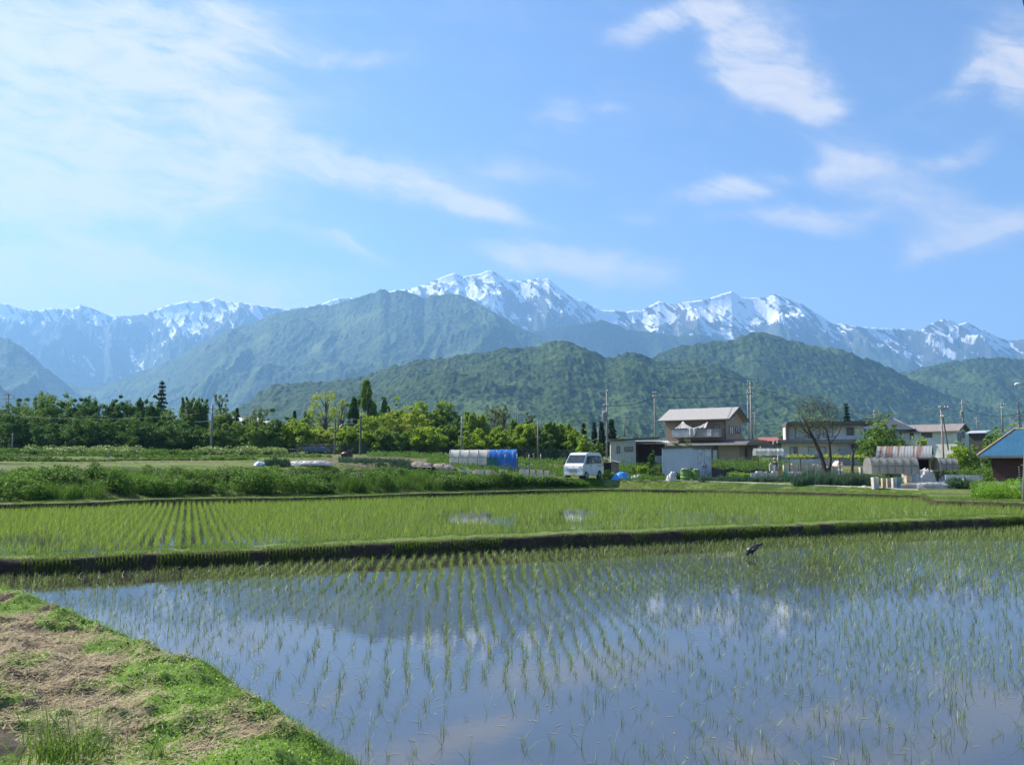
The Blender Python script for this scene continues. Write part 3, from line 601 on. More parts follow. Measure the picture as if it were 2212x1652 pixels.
mountain('forested_ridge', M2_PROF, 6500, 5600, mf1, 500, 110, 320, 520, 13, canopy=14, crag=6, u0=560, u1=2560)
mountain('forested_mountain', M_PROF, 5600, 3300, mf2, 1000, 240, 290, 640, 23, canopy=16, crag=6, u1=1700)
mountain('left_mountain', L_PROF, 5000, 3600, mf2, 360, 130, 260, 560, 33, canopy=16, crag=4, u1=700)
mountain('left_foothill', L2_PROF, 3300, 2500, mf2, 300, 90, 110, 400, 36, canopy=14, crag=4, u1=500)
mountain('right_far_hill', H3_PROF, 3500, 2500, mf3, 560, 170, 150, 330, 43, canopy=13, crag=3, u0=1450)
mountain('right_hill', H2_PROF, 2900, 2000, mf3, 700, 210, 150, 420, 53, canopy=12, crag=3, u0=1200)
mountain('near_hill', H_PROF, 2150, 1100, mf3, 1150, 300, 105, 420, 63, canopy=11, crag=3, u0=260)
# ------------------------------------------------------------------ haze
hz_b = MB().box(-14900, 14900, -3990, 14900, -1.6, 2080).build('haze', mat('tmp', (1, 1, 1))); tag(hz_b, kind='stuff')
hm = bpy.data.materials.new('haze_air'); hm.use_nodes = True; t = hm.node_tree; t.nodes.clear()
ho = N(t, 'ShaderNodeOutputMaterial'); pv_ = N(t, 'ShaderNodeVolumePrincipled'); pv_.inputs['Color'].default_value = (0.30, 0.58, 1.0, 1); pv_.inputs['Density'].default_value = 0.000105; pv_.inputs['Anisotropy'].default_value = 0.25
t.links.new(pv_.outputs[0], ho.inputs['Volume']); hz_b.data.materials.clear(); hz_b.data.materials.append(hm)
tag(hz_b, 'thin blue haze in the air between the plain and the mountains', 'haze')
# ------------------------------------------------------------------ trees
BARK = mat('bark', (0.13, 0.10, 0.075), .9, scale=6, bump=.5)
LEAFM = {
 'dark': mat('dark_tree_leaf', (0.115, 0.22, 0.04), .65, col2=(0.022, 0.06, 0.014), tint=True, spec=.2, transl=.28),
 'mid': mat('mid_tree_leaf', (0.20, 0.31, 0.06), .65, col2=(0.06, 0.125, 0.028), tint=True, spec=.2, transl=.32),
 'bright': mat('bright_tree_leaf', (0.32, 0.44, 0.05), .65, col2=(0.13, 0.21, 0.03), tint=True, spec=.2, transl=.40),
 'yellow': mat('yellow_green_leaf', (0.40, 0.48, 0.08), .65, col2=(0.16, 0.22, 0.04), tint=True, spec=.2, transl=.40),
 'conifer': mat('conifer_needle', (0.035, 0.075, 0.03), .6, col2=(0.012, 0.028, 0.013), tint=True, transl=.1),
 'olive': mat('olive_leaf', (0.17, 0.22, 0.08), .65, col2=(0.06, 0.09, 0.03), tint=True, spec=.2, transl=.3),
}
def crown_pts(kind, r):
    """clump centres (unit crown: radius 1, height 1) and clump radii"""
    if kind == 'broad':
        n = 170; d = r.normal(size=(n, 3)); d /= np.linalg.norm(d, axis=1)[:, None]; q = r.uniform(.45, 1.0, n) ** .6
        lob = .95 + .32 * np.sin(3 * np.arctan2(d[:, 1], d[:, 0]) + r.uniform(0, 6)) + .24 * r.normal(size=n)
        P = d * (q * lob)[:, None]; P[:, 2] = P[:, 2] * .5 + .53; P[:, :2] *= np.where(P[:, 2] < .3, .9, 1)[:, None]
        return P * [.82, .82, 1], r.uniform(.07, .25, n)
    if kind == 'tall':
        n = 90; z = r.uniform(.06, 1, n); rad = np.interp(z, [0, .15, .45, .8, 1], [.5, .9, .9, .5, .1]); a = r.uniform(0, 6.28, n); q = r.uniform(.2, 1, n) ** .5
        return np.stack([np.cos(a) * rad * q, np.sin(a) * rad * q, z], 1), r.uniform(.13, .24, n)
    if kind == 'spires':
        P = []; rr = []
        for k in range(8):
            a = r.uniform(0, 6.28); b = r.uniform(.1, .75); top = r.uniform(.68, 1.0); m = 18
            z = np.linspace(.05, top, m); P.append(np.stack([np.cos(a) * b * (.6 + .4 * z) + r.normal(0, .1, m), np.sin(a) * b * (.6 + .4 * z) + r.normal(0, .1, m), z], 1)); rr.append(np.interp(z, [0, top * .6, top], [.42, .30, .08]))
        return np.concatenate(P), np.concatenate(rr)
    if kind == 'airy':
        n = 70; z = r.uniform(.3, 1, n); rad = np.interp(z, [.3, .6, 1], [.3, .9, .6]); a = r.uniform(0, 6.28, n); q = r.uniform(.1, 1, n) ** .5
        return np.stack([np.cos(a) * rad * q, np.sin(a) * rad * q, z], 1), r.uniform(.08, .18, n)
    if kind == 'bush':
        n = 60; d = r.normal(size=(n, 3)); d[:, 2] = np.abs(d[:, 2]); d /= np.linalg.norm(d, axis=1)[:, None]; q = r.uniform(.3, 1.0, n) ** .6 * (1 + .15 * r.normal(size=n))
        return d * q[:, None] * [.9, .9, .85], r.uniform(.15, .3, n)
def make_tree(name, label, kind, leafm, loc, w, h, seed, group=None, cat='tree', leaf=.26, nleaf=3600, trunk_r=None, base=.0):
    r = np.random.default_rng(seed); root = thing(name, label, cat, loc, r.uniform(0, 6.28) if kind != 'none' else 0, group)
    R_ = w / 2
    if kind == 'conifer':
        C = []; sz = []
        tiers = 17; tr = MB().tube([(0, 0, -.2), (0, 0, h * .97)], [h * .022, .02], 6)
        for i in range(tiers):
            z = .1 + .88 * i / (tiers - 1); rad = R_ * (1 - z) ** .85 * r.uniform(.8, 1.1) + .05; nb = 9
            for k in range(nb):
                a = 6.283 * k / nb + i * .7 + r.uniform(-.3, .3); L_ = rad * r.uniform(.65, 1.1); m = max(8, int(nleaf / tiers / nb * (.4 + 1.4 * (1 - z))))
                q = r.uniform(.05, 1, m) ** .8; zz = z * h + .10 * L_ * q - .28 * L_ * q * q
                C.append(np.stack([np.cos(a) * L_ * q, np.sin(a) * L_ * q, zz], 1) + r.normal(0, .05 * R_ + .03, (m, 3)) * [1, 1, .7])
                if L_ > .4: tr.tube([(0, 0, z * h), (math.cos(a) * L_ * .9, math.sin(a) * L_ * .9, z * h - .16 * L_)], [.03, .01], 3, False)
        C = np.concatenate(C); n = len(C)
        V, Q, T = leaves(C, leaf * r.uniform(.6, 1.2, n), r, flat=.2, aspect=1.4)
        npmesh('crown', V, Q, leafm, root, tint=T); tr.build('trunk', BARK, root); return root
    P, cr = crown_pts(kind, r); ch = h * (1 - base); P = P * [R_, R_, ch]; P[:, 2] += h * base; cr = cr * (R_ if kind != 'spires' else R_ * 1.0)
    k = r.integers(0, len(P), nleaf); d = r.normal(size=(nleaf, 3)); d /= np.linalg.norm(d, axis=1)[:, None]
    zs = {'tall': 1.6, 'spires': 1.9, 'airy': 1.3}.get(kind, .85)
    C = P[k] + d * (cr[k] * r.uniform(.35, 1.05, nleaf))[:, None] * [1, 1, zs]; C[:, 2] = np.maximum(C[:, 2], .05); C[:, 2] *= min(1.0, h * 1.02 / np.percentile(C[:, 2], 99.6))
    T = np.clip(vn(k * 1.7, k * 0.3, seed) * .6 + r.uniform(0, .55, nleaf) - .05, 0, 1)
    V, Q, T = leaves(C, leaf * r.uniform(.55, 1.3, nleaf), r, flat=.25, aspect=1.3, tint=T)
    npmesh('crown', V, Q, leafm, root, tint=T)
    tr_ = trunk_r or (.018 * h + .03); mb = MB(); zt = h * (.55 if kind != 'bush' else .3)
    if kind in ('tall', 'spires', 'airy'): zt = h * .85
    bend = r.normal(0, .03 * h, 2)
    mb.tube([(0, 0, -.2), (bend[0] * .4, bend[1] * .4, zt * .5), (bend[0], bend[1], zt)], [tr_ * 1.15, tr_ * .8, tr_ * .3], 7)
    for j in range(10 if kind != 'airy' else 22):
        i = int(r.integers(0, len(P))); z0 = min(P[i][2] * r.uniform(.35, .8), zt); f = z0 / zt; s_ = Vector((bend[0] * f, bend[1] * f, z0)); e = Vector(P[i]); mid = s_.lerp(e, .5) + Vector((0, 0, .06 * h))
        mb.tube([s_, mid, e], [tr_ * .45, tr_ * .28, tr_ * .08], 5, False)
    mb.build('trunk', BARK, root); return root
def tree_px(u, vt, w, kind, mk, Y, label, cat='tree', name='tree', nleaf=3600, leaf=.26, group=None, base=.0, sd=None):
    p = gp(u, Y); h = hz(vt, Y) - p.z; return make_tree(name, label, kind, LEAFM[mk], p, w * kpx(Y), h, sd or int(u * 7 + vt), group, cat, leaf, nleaf, base=base)
TG = 'trees in the belt beyond the fields'
TREES = [ # u, vtop, width, kind, leaf, Y, label
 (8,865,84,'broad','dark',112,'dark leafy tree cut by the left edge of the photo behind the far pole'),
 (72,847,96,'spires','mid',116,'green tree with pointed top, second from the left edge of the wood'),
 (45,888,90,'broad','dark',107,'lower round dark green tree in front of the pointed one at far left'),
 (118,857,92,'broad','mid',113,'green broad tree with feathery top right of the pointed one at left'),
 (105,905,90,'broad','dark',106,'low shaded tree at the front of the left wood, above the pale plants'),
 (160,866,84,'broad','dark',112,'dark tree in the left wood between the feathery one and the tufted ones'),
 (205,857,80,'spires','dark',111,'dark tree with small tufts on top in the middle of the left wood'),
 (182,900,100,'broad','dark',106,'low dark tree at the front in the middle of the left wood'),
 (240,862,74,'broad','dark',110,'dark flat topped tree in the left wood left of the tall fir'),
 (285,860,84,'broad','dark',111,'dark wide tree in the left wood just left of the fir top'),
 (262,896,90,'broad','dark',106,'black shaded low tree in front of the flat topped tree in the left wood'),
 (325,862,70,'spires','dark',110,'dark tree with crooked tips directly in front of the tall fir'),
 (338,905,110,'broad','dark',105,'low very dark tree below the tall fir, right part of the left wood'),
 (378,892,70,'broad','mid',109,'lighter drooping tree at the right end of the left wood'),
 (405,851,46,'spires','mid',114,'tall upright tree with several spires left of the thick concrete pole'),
 (432,862,48,'spires','mid',115,'upright tree with loose tips just left of the thick concrete pole'),
 (420,925,70,'broad','dark',107,'dark low bush like tree at the foot of the upright trees by the thick pole'),
 (474,853,46,'airy','olive',122,'thin pale olive tree standing high just right of the thick concrete pole'),
 (483,886,60,'broad','mid',113,'green tree right of the thick concrete pole'),
 (470,915,66,'broad','mid',108,'lower green tree beside the foot of the thick concrete pole'),
 (533,905,62,'broad','mid',112,'soft green round tree right of the small dark fir'),
 (560,884,50,'airy','olive',124,'thin airy tree in front of the pale far roofs'),
 (565,915,60,'broad','mid',108,'dull green tree below the pale far roofs'),
 (604,890,66,'broad','dark',111,'dense dark tree with deep shade right of the pale far roofs'),
 (642,904,58,'broad','bright',109,'fresh green tree with drooping sides right of the dense dark one'),
 (664,888,34,'airy','mid',116,'small feathery tree behind the fresh green drooping one'),
 (699,846,78,'airy','yellow',114,'tall very sparse yellow green tree with straight thin trunk, left of the wired poles'),
 (733,862,48,'airy','yellow',117,'sparse yellow green tree right beside the tall sparse one'),
 (692,925,70,'broad','yellow',109,'low yellow green tree at the foot of the tall sparse one'),
 (745,918,62,'broad','bright',108,'bright green low tree between the two wired poles'),
 (788,826,56,'tall','mid',116,'tallest tree of the belt, dense green cone behind the right wired pole'),
 (762,862,34,'tall','dark',114,'dark narrow tree on the left side of the tallest one'),
 (800,900,76,'broad','bright',108,'bright tree at the foot of the tallest one, right of the wired poles'),
 (830,853,22,'spires','mid',115,'thin sprouting tree between the tallest one and the bright round crowns'),
 (862,861,72,'broad','bright',116,'bright green domed tree, left one of the two high domes'),
 (880,882,84,'broad','yellow',110,'yellow green domed tree in front of the left high dome'),
 (918,872,70,'broad','bright',114,'bright green domed tree, right one of the two high domes'),
 (852,920,70,'broad','mid',107,'shaded olive tree at the front below the left high dome'),
 (922,912,80,'broad','bright',107,'large bright tree at the front below the right high dome'),
 (958,876,66,'broad','mid',113,'green tree sloping down to the slim pole on its right'),
 (975,905,50,'broad','mid',109,'darker tree touching the slim pole from the left'),
 (1012,893,46,'spires','bright',111,'bright tree with pointed shoots just right of the slim pole'),
 (1042,896,46,'spires','yellow',112,'yellow green tree with pointed shoots, second right of the slim pole'),
 (1066,884,54,'airy','olive',122,'thin grey green tree rising behind the shoots right of the slim pole'),
 (1085,878,44,'airy','olive',124,'second thin grey green tree rising behind, above the hoop house'),
 (1025,930,66,'broad','bright',107,'low bright tree above the left end of the hoop house'),
 (1074,925,62,'broad','bright',108,'low bright tree above the blue end of the hoop house'),
 (1112,908,48,'spires','mid',111,'green tree with fine tips below the thin far pole'),
 (1142,892,34,'airy','olive',118,'thin tree reaching above its neighbours left of the brown pole'),
 (1134,915,56,'broad','bright',108,'bright round tree just left of the brown pole'),
 (1184,911,52,'spires','mid',110,'green tree with upright shoots right of the brown pole'),
 (1215,913,50,'spires','bright',110,'bright tree with upright shoots above the white van'),
 (1236,930,36,'broad','bright',108,'small bright tree at the right end of the green belt'),
 (1170,930,50,'broad','mid',107,'low green tree at the foot of the brown pole'),
]
for i, (u, vt, w, kd, mk, Y, lb) in enumerate(TREES):
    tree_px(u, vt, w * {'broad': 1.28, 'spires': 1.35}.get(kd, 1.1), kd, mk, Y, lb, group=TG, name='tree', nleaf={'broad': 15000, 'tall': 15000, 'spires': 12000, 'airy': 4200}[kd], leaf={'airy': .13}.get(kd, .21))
CON = [(344,824,62,120,'tall dark fir whose ragged top stands above the left wood'),(509,882,30,118,'small pointed dark fir between the thick pole and the pale far roofs'),
 (634,888,22,124,'tiny dark fir tip behind the dense dark tree'),(1261,915,26,120,'dark fir right of the small bright tree above the van'),(1284,912,26,122,'slim dark fir left of the transformer pole'),
 (1322,906,44,118,'wide dark fir right behind the transformer pole'),(1300,912,30,119,'dark fir standing directly behind the transformer pole foot'),(1833,871,30,112,'lone pointed fir behind the flat roofed white house')]
for (u, vt, w, Y, lb) in CON: tree_px(u, vt, w, 'conifer', 'conifer', Y, lb, name='fir_tree', nleaf=2600, leaf=.3)
BUSH = [ # u, vtop, vbase/Y, width
 (1260,940,34,'bright',92,'bright green shrub above the roof of the van','broad'),(1340,934,26,'yellow',104,'yellow green bush showing above the flat shed roof','bush'),
 (1290,950,40,'mid',96,'green shrub left of the white outbuilding','broad'),
 (1482,950,58,'olive',76,'olive green clipped tree between grey shed and brown house','broad'),(1425,1008,26,'dark',66,'dark topiary tree left of the grey metal shed','broad'),
 (1388,1008,30,'bright',66,'young fruit tree with yellow green leaves before the white outbuilding','airy'),(1408,975,16,'dark',70,'small round topiary ball before the dark lean to','broad'),
 (1440,966,30,'mid',70,'loose climbing shrub left of the grey metal shed','spires'),
 (1900,898,88,'mid',84,'big leafy green tree before the dark roofed house','broad'),(1880,950,70,'dark',88,'dark shaded shrub below the big leafy tree','broad'),(1945,952,60,'dark',88,'low dark hedge between leafy tree and pale long house','broad'),
 (1996,945,40,'yellow',76,'yellow green shrub behind the rusty roof','broad'),(2083,958,66,'bright',64,'bright bushy fruit tree left of the blue roofed barn','broad'),
 (2150,925,50,'mid',96,'green tree behind the left edge of the blue roof','broad'),(2195,920,60,'bright',104,'light green tree above the ridge of the blue roof','broad'),(2135,962,34,'mid',84,'green shrub touching the left end of the blue roof','broad'),
 (1720,930,30,'dark',125,'distant dark tree left of the flat roofed white house','broad'),(1690,936,12,'dark',112,'little black bush beside the flat roofed house','broad'),
 (1528,965,26,'mid',74,'leafy vine bush at the right corner of the grey shed','spires')]
for (u, vt, w, mk, Y, lb, kd) in BUSH: tree_px(u, vt, w, kd, mk, Y, lb, cat='bush', name='bush', nleaf=2400 if w < 45 else 4200, leaf=.15 if Y < 80 else .2)
SHR = [(1436,1020,34,'bright','round bright shrub right beside the van',59,1018),(1602,0,0,'',None,0,0)]
def shrub(u, vt, w, mk, Y, label, n=1500, leaf=.07, kind='bush'):
    p = gp(u, Y); h = hz(vt, Y) - p.z; return make_tree('shrub', label, kind, LEAFM[mk], p, w * kpx(Y), max(h, .25), int(u * 3 + vt), None, 'shrub', leaf, n, trunk_r=.015)
shrub(1306 + 0, 1020, 0.1, 'bright', 59, 'x') if False else None
for (u, vt, w, mk, Y, lb) in [(1437 - 30, 1003, 26, 'dark', 62, 'dark clipped shrub left of the grey metal shed front'),(1313 + 124 - 10, 1018, 22, 'olive', 61.5, 'low reddish green shrub between clipped shrub and green drums'),
  (1318 - 4, 1014, 34, 'bright', 60.5, 'round bright shrub right behind the van'),(1465, 1020, 14, 'dark', 61, 'small dark shrub beside the green drums'),
  (1330, 1031, 30, 'dark', 60.2, 'low dark weeds under the blue tarp'),(1493, 1006, 22, 'mid', 62, 'leafy weed growing behind the green drums'),(1366, 1000, 26, 'mid', 64, 'leafy young shrub behind the blue tarp')]:
    shrub(u, vt, w, mk, Y, lb)
# bare leaning tree with few leaves (garden, right)
def bare_tree():
    Y = 60; p = gp(1772, Y); k = kpx(Y); r = np.random.default_rng(12); root = thing('bare_tree', 'old nearly leafless tree with two leaning dark trunks in the garden', 'tree', p)
    mb = MB()
    def P_(u, v, d=0.0): return Vector(((u - 1772) * k, d, hz(v, Y) - p.z))
    t1 = [P_(1784, 1022), P_(1776, 985), P_(1762, 950), P_(1750, 925), P_(1742, 905)]; t2 = [P_(1790, 1022), P_(1799, 990, .3), P_(1798, 960, .3), P_(1794, 930, .35), P_(1797, 908, .3)]
    limbs = [(t1, [.20, .15, .12, .085, .05]), (t2, [.17, .12, .09, .06, .04]), ([t1[3], P_(1765, 905, .4), P_(1768, 885, .5)], [.05, .04, .02]), ([t1[2], P_(1733, 925, -.5), P_(1724, 900, -.6)], [.05, .04, .02]),
             ([t1[1], P_(1745, 990, -.4), P_(1725, 978, -.6)], [.05, .03, .012]), ([t2[3], P_(1778, 905, .9), P_(1776, 890, 1.0)], [.04, .03, .015]), ([t2[2], P_(1812, 935, -.4), P_(1818, 915, -.5)], [.04, .03, .015])]
    nodes = []
    for pts, rr_ in limbs:
        mb.tube(pts, rr_, 7, False)
        for a, b in zip(pts[:-1], pts[1:]):
            for q in range(5): nodes.append(a.lerp(b, q / 5))
        nodes.append(pts[-1])
    nodes = [n_ for n_ in nodes if n_.z > P_(0, 985).z]
    c = P_(1768, 902, .2); tips = []
    cand = []
    for _ in range(680):
        d = r.normal(size=3); d /= np.linalg.norm(d); q = r.uniform(.1, 1) ** .45; tip = Vector((c.x + d[0] * 52 * k * q, c.y + d[1] * 1.7 * q, c.z + d[2] * 52 * k * q)); cand.append(tip)
    A = np.array([tuple(t) for t in t1[2:] + t2[2:]]); cand.sort(key=lambda t: float(np.min(np.linalg.norm(A - np.array(t), axis=1))))
    NN = np.array([tuple(n_) for n_ in nodes])
    for tip in cand:
        dv = NN - np.array(tip); dist = np.linalg.norm(dv, axis=1) + np.where(dv[:, 2] > 0, .6, 0); b = Vector(NN[int(np.argmin(dist))]); L_ = (tip - b).length
        if L_ < .12: continue
        m1 = b.lerp(tip, .5) + Vector(r.normal(0, .05, 3)) * L_; mb.tube([b, m1, tip], [.016 + .014 * min(L_, 1.5), .016, .009], 3, False)
        NN = np.vstack([NN, np.array(m1), np.array(tip)]); tips.append(tip)
    mb.build('trunk', mat('dark_bark', (0.06, 0.048, 0.04), .9, bump=.4), root)
    T_ = np.array([tuple(t) for t in tips]); k_ = r.integers(0, len(T_), 3600); C = T_[k_] + r.normal(0, .12, (3600, 3))
    V, Q, T = leaves(C, r.uniform(.03, .065, 3600), r, aspect=1.3); npmesh('crown', V, Q, LEAFM['olive'], root, tint=T)
bare_tree()
# ------------------------------------------------------------------ weeds on the slope, field plants
def weedfield():
    r = np.random.default_rng(50); n = 1500; s = r.uniform(-60, 1300, n); Yb = Yline(B2, s); L = 1 - ss(800, 1230, s)
    dmin = 1.9; dmax = 11.5 * L + 2.6 * (1 - L) + .3; y = Yb + dmin + (dmax - dmin) * r.uniform(0, 1, n); x = (s - CX) / 1728 * y
    z = gz(x, y); vt = np.interp(s, [-100, 400, 900, 1150, 1240, 1300], [1011, 1009, 1015, 1028, 1037, 1047]); ztop = EYE - (vt - 996) / FPX * y
    patch = fbm(x / 2.2, y / 1.6, 3, 15); h = np.clip((ztop - z) * (.10 + patch * 1.55) * r.uniform(.75, 1.1, n), .25, 1.35)
    return x, y, z, h, s, r, patch
x, y, z, h, s, r, patch = weedfield()
parts = []; dots = []
for i in range(len(x)):
    w = r.uniform(.25, .55); typ = vn(x[i] / 3.0, y[i] / 2.0, 71); bt = float(np.clip(vn(x[i] / 1.4, y[i] / 1.2, 88) * 1.1 - .1, 0, 1))
    if typ < .62:
        m = 190; d = r.normal(size=(m, 3)); d /= np.linalg.norm(d, axis=1)[:, None]; q = r.uniform(.3, 1, m) ** .5
        C = np.stack([x[i] + d[:, 0] * q * w, y[i] + d[:, 1] * q * w, z[i] + h[i] * (.5 + .5 * d[:, 2] * q)], 1)
        parts.append(leaves(C, r.uniform(.05, .11, m), r, flat=.35, tint=np.clip(bt * 1.1 - .15 + r.uniform(-.15, .4, m), 0, 1)))
    else:
        m = 60; B = np.stack([x[i] + r.normal(0, w * .5, m), y[i] + r.normal(0, w * .5, m), np.full(m, z[i])], 1)
        parts.append(blades(B, h[i] * r.uniform(.5, 1.1, m), np.full(m, .022), r.uniform(.05, .6, m), r.uniform(0, 6.28, m), 3, seed=i, tint=np.clip(bt * 1.0 + r.uniform(-.1, .4, m), 0, 1)))
    if vn(s[i] / 70, y[i] / 3, 33) > .70 and r.uniform() < .7:
        m = 16; dots.append(np.stack([x[i] + r.normal(0, w * .7, m), y[i] + r.normal(0, w * .7, m), z[i] + h[i] * r.uniform(.7, 1.12, m)], 1))
V, Q, T = cat_parts(parts); tag(npmesh('weeds', V, Q, WEED, tint=T), 'thick strip of tall dark and bright green weeds on the slope beyond the paddies', 'weeds', kind='stuff')
C = np.concatenate(dots); V, Q, T = leaves(C, r.uniform(.03, .065, len(C)), r, aspect=1.0); tag(npmesh('seed_heads', V, Q, FLOWER, tint=T), 'pale fluffy seed heads scattered over the tall weeds', 'flowers', kind='stuff')
def rowplants(name, label, cat, u0, u1, Y0, Y1, h, n, m, kind, width=None, seed=1, leaf=.07, bladew=.02, dens=None):
    r = np.random.default_rng(seed); u = u0 + (u1 - u0) * (r.beta(1.6, 1.6, n) if kind == 'blade' and u1 - u0 < 80 else r.uniform(-.02, 1.02, n)); y = r.uniform(Y0, Y1, n); P = []; 
    xx = (u - CX) / 1728 * y; zz = gz(xx, y); hh = h * r.uniform(.45, 1.15, n) * (0.45 + 1.0 * fbm(u / 9, y, 2, seed)); kq = r.uniform(0, 1, n) < .35 + 1.6 * (fbm(u / 22, y / 1.2, 2, seed + 5) - .25) ; u, y, xx, zz, hh = u[kq], y[kq], xx[kq], zz[kq], hh[kq]; n = len(u); parts = []
    B = np.repeat(np.stack([xx, y, zz], 1), m, 0)
    if kind == 'blade':
        B[:, :2] += r.normal(0, .05, (n * m, 2)); V, Q, T = blades(B, np.repeat(hh, m) * r.uniform(.6, 1.05, n * m), np.full(n * m, bladew), r.uniform(.03, .35, n * m), r.uniform(0, 6.28, n * m), 2, seed=seed)
    else:
        d = r.normal(size=(n * m, 3)); d /= np.linalg.norm(d, axis=1)[:, None]; H = np.repeat(hh, m)
        C = B + np.stack([d[:, 0] * H * .55, d[:, 1] * H * .55, H * (.5 + .5 * d[:, 2])], 1); V, Q, T = leaves(C, leaf * r.uniform(.6, 1.3, n * m), r, flat=.4)
    return tag(npmesh(name, V, Q, width, tint=T), label, cat, kind='stuff')
rowplants('field_plants', 'row of pale green broad leaved plants in front of the left wood', 'crop plants', 60, 305, 98, 103, .95, 520, 70, 'leaf', PALEW, 2, .16)
rowplants('field_plants', 'dark and pale leafy plants at the far left edge of the fields', 'crop plants', -40, 90, 98, 102, .8, 200, 60, 'leaf', WEED, 22, .16)
rowplants('field_plants', 'pale green plants right of the foot of the thick pole', 'crop plants', 428, 610, 97, 102, .9, 330, 70, 'leaf', PALEW, 3, .15)
rowplants('field_plants', 'dark green weeds left of the thick pole, before the wood', 'weeds', 315, 430, 93, 99, .6, 220, 60, 'leaf', WEED, 4, .14)
rowplants('field_plants', 'low green vegetable row across the left field, nearer one', 'crop plants', -60, 545, 66, 67.2, .26, 900, 26, 'leaf', WEED, 24, .08)
rowplants('field_plants', 'low green vegetable row across the left field, farther one', 'crop plants', -60, 700, 80, 83, .35, 900, 26, 'leaf', WEED, 25, .10)
rowplants('leek_row', 'clump of tall dark leeks right of the small blue tarp', 'crop plants', 570, 626, 57, 58.5, .52, 260, 12, 'blade', ONION, 5, bladew=.035)
rowplants('leek_row', 'long bed of dark green leeks right of the white mulch sheet', 'crop plants', 735, 890, 60, 65, .42, 700, 12, 'blade', ONION, 6, bladew=.03)
rowplants('field_weeds', 'grassy weeds between the red machine and the hoop house', 'weeds', 800, 1300, 84, 104, .45, 1700, 22, 'leaf', WEED, 7, .10)
rowplants('field_weeds', 'green weeds around the foot of the hoop house', 'weeds', 930, 1240, 62, 80, .42, 1000, 30, 'leaf', WEED, 8, .08)
rowplants('garden_plants', 'tangle of green garden plants on poles before the brown house', 'crop plants', 1540, 1700, 72, 84, 1.0, 420, 60, 'leaf', WEED, 9, .09)
rowplants('garden_plants', 'leafy garden plants around the outbuilding and shed', 'crop plants', 1330, 1440, 66, 78, .75, 420, 50, 'leaf', WEED, 10, .08)
rowplants('garden_plants', 'bright green vegetable bed right of the grey shed', 'crop plants', 1572, 1636, 61.5, 63, .42, 120, 60, 'leaf', CLOVER, 11, .08)
rowplants('leek_row', 'low hedge like row of blue green leeks along the road right of the shed', 'crop plants', 1512, 1735, 57.5, 59.5, .50, 900, 14, 'blade', ONION, 12, bladew=.022)
rowplants('leek_row', 'tall dense bed of blue green leeks below the bare tree', 'crop plants', 1712, 1880, 53.5, 57, .85, 1100, 22, 'blade', ONION, 13, bladew=.022)
rowplants('garden_plants', 'dark broad leaved potato plants before the white garden board', 'crop plants', 2050, 2116, 51, 53, .55, 130, 60, 'leaf', mat('potato_leaf', (0.06, 0.13, 0.04), .45, col2=(0.02, 0.05, 0.018), tint=True, transl=.2), 14, .09)
rowplants('garden_plants', 'green tomato and bean plants between rusty shed and blue roofed barn', 'crop plants', 2005, 2146, 58, 66, .95, 420, 60, 'leaf', WEED, 15, .09)
rowplants('roadside_weeds', 'thick tall green weeds before the barn at the right end of the road', 'weeds', 2108, 2300, 42.5, 46.5, .80, 420, 90, 'leaf', CLOVER, 16, .06)
rowplants('roadside_weeds', 'tall grass among the weeds before the barn at the right end', 'weeds', 2100, 2300, 43, 47.5, .95, 420, 16, 'blade', GRASS, 17, bladew=.014)
rowplants('garden_plants', 'green plants in the shade below the rusty roofed shed', 'crop plants', 1880, 1965, 55, 58, .6, 160, 50, 'leaf', WEED, 18, .07)
rowplants('garden_plants', 'low green plants along the garden between barrels and drums', 'crop plants', 1330, 1440, 58, 64, .35, 380, 30, 'leaf', WEED, 19, .06)
# grass carpet on the verge between bank and road
r = np.random.default_rng(60); n = 60000; s = r.uniform(900, 2300, n); Yb = Yline(B2, s); y = Yb + r.uniform(.6, 3.2, n); xx = (s - CX) / 1728 * y
k = fbm(xx / 1.2, y / .8, 3, 62) > .42; xx = xx[k]; y = y[k]; n = len(y)
V, Q, T = blades(np.stack([xx, y, gz(xx, y) + .0], 1), r.uniform(.03, .10, n), np.full(n, .016), r.uniform(.2, 1, n), r.uniform(0, 6.28, n), 1, seed=3)
tag(npmesh('grass', V, Q, GRASS, tint=T), 'mown green and straw coloured grass verge below the farm road', 'grass', kind='stuff')
# ------------------------------------------------------------------ road
us = np.linspace(1288, 1985, 120); vr = np.interp(us, [1288, 1320, 1500, 1880, 2110], [1035.5, 1037, 1042.5, 1053, 1058])
V = []
for u, v in zip(us, vr):
    Yb = float(Yline(B2, u)); Y = Yb + 3.1; p = gp(u, Y); z = float(gz(p.x, Y)) + .05
    for dy, dz in ((0, -.25), (.02, .0), (.30, .0), (.305, -.05), (2.2, -.05), (2.25, -.3)):
        q = (u - CX) / FPX * (Y + dy) * .995; V.append((q, Y + dy, z + dz))
tag(npmesh('road', np.array(V), grid_faces(len(us), 6), mat('road_concrete', (0.36, 0.34, 0.31), .85, scale=3, var=.3), smooth=False), kind='structure')
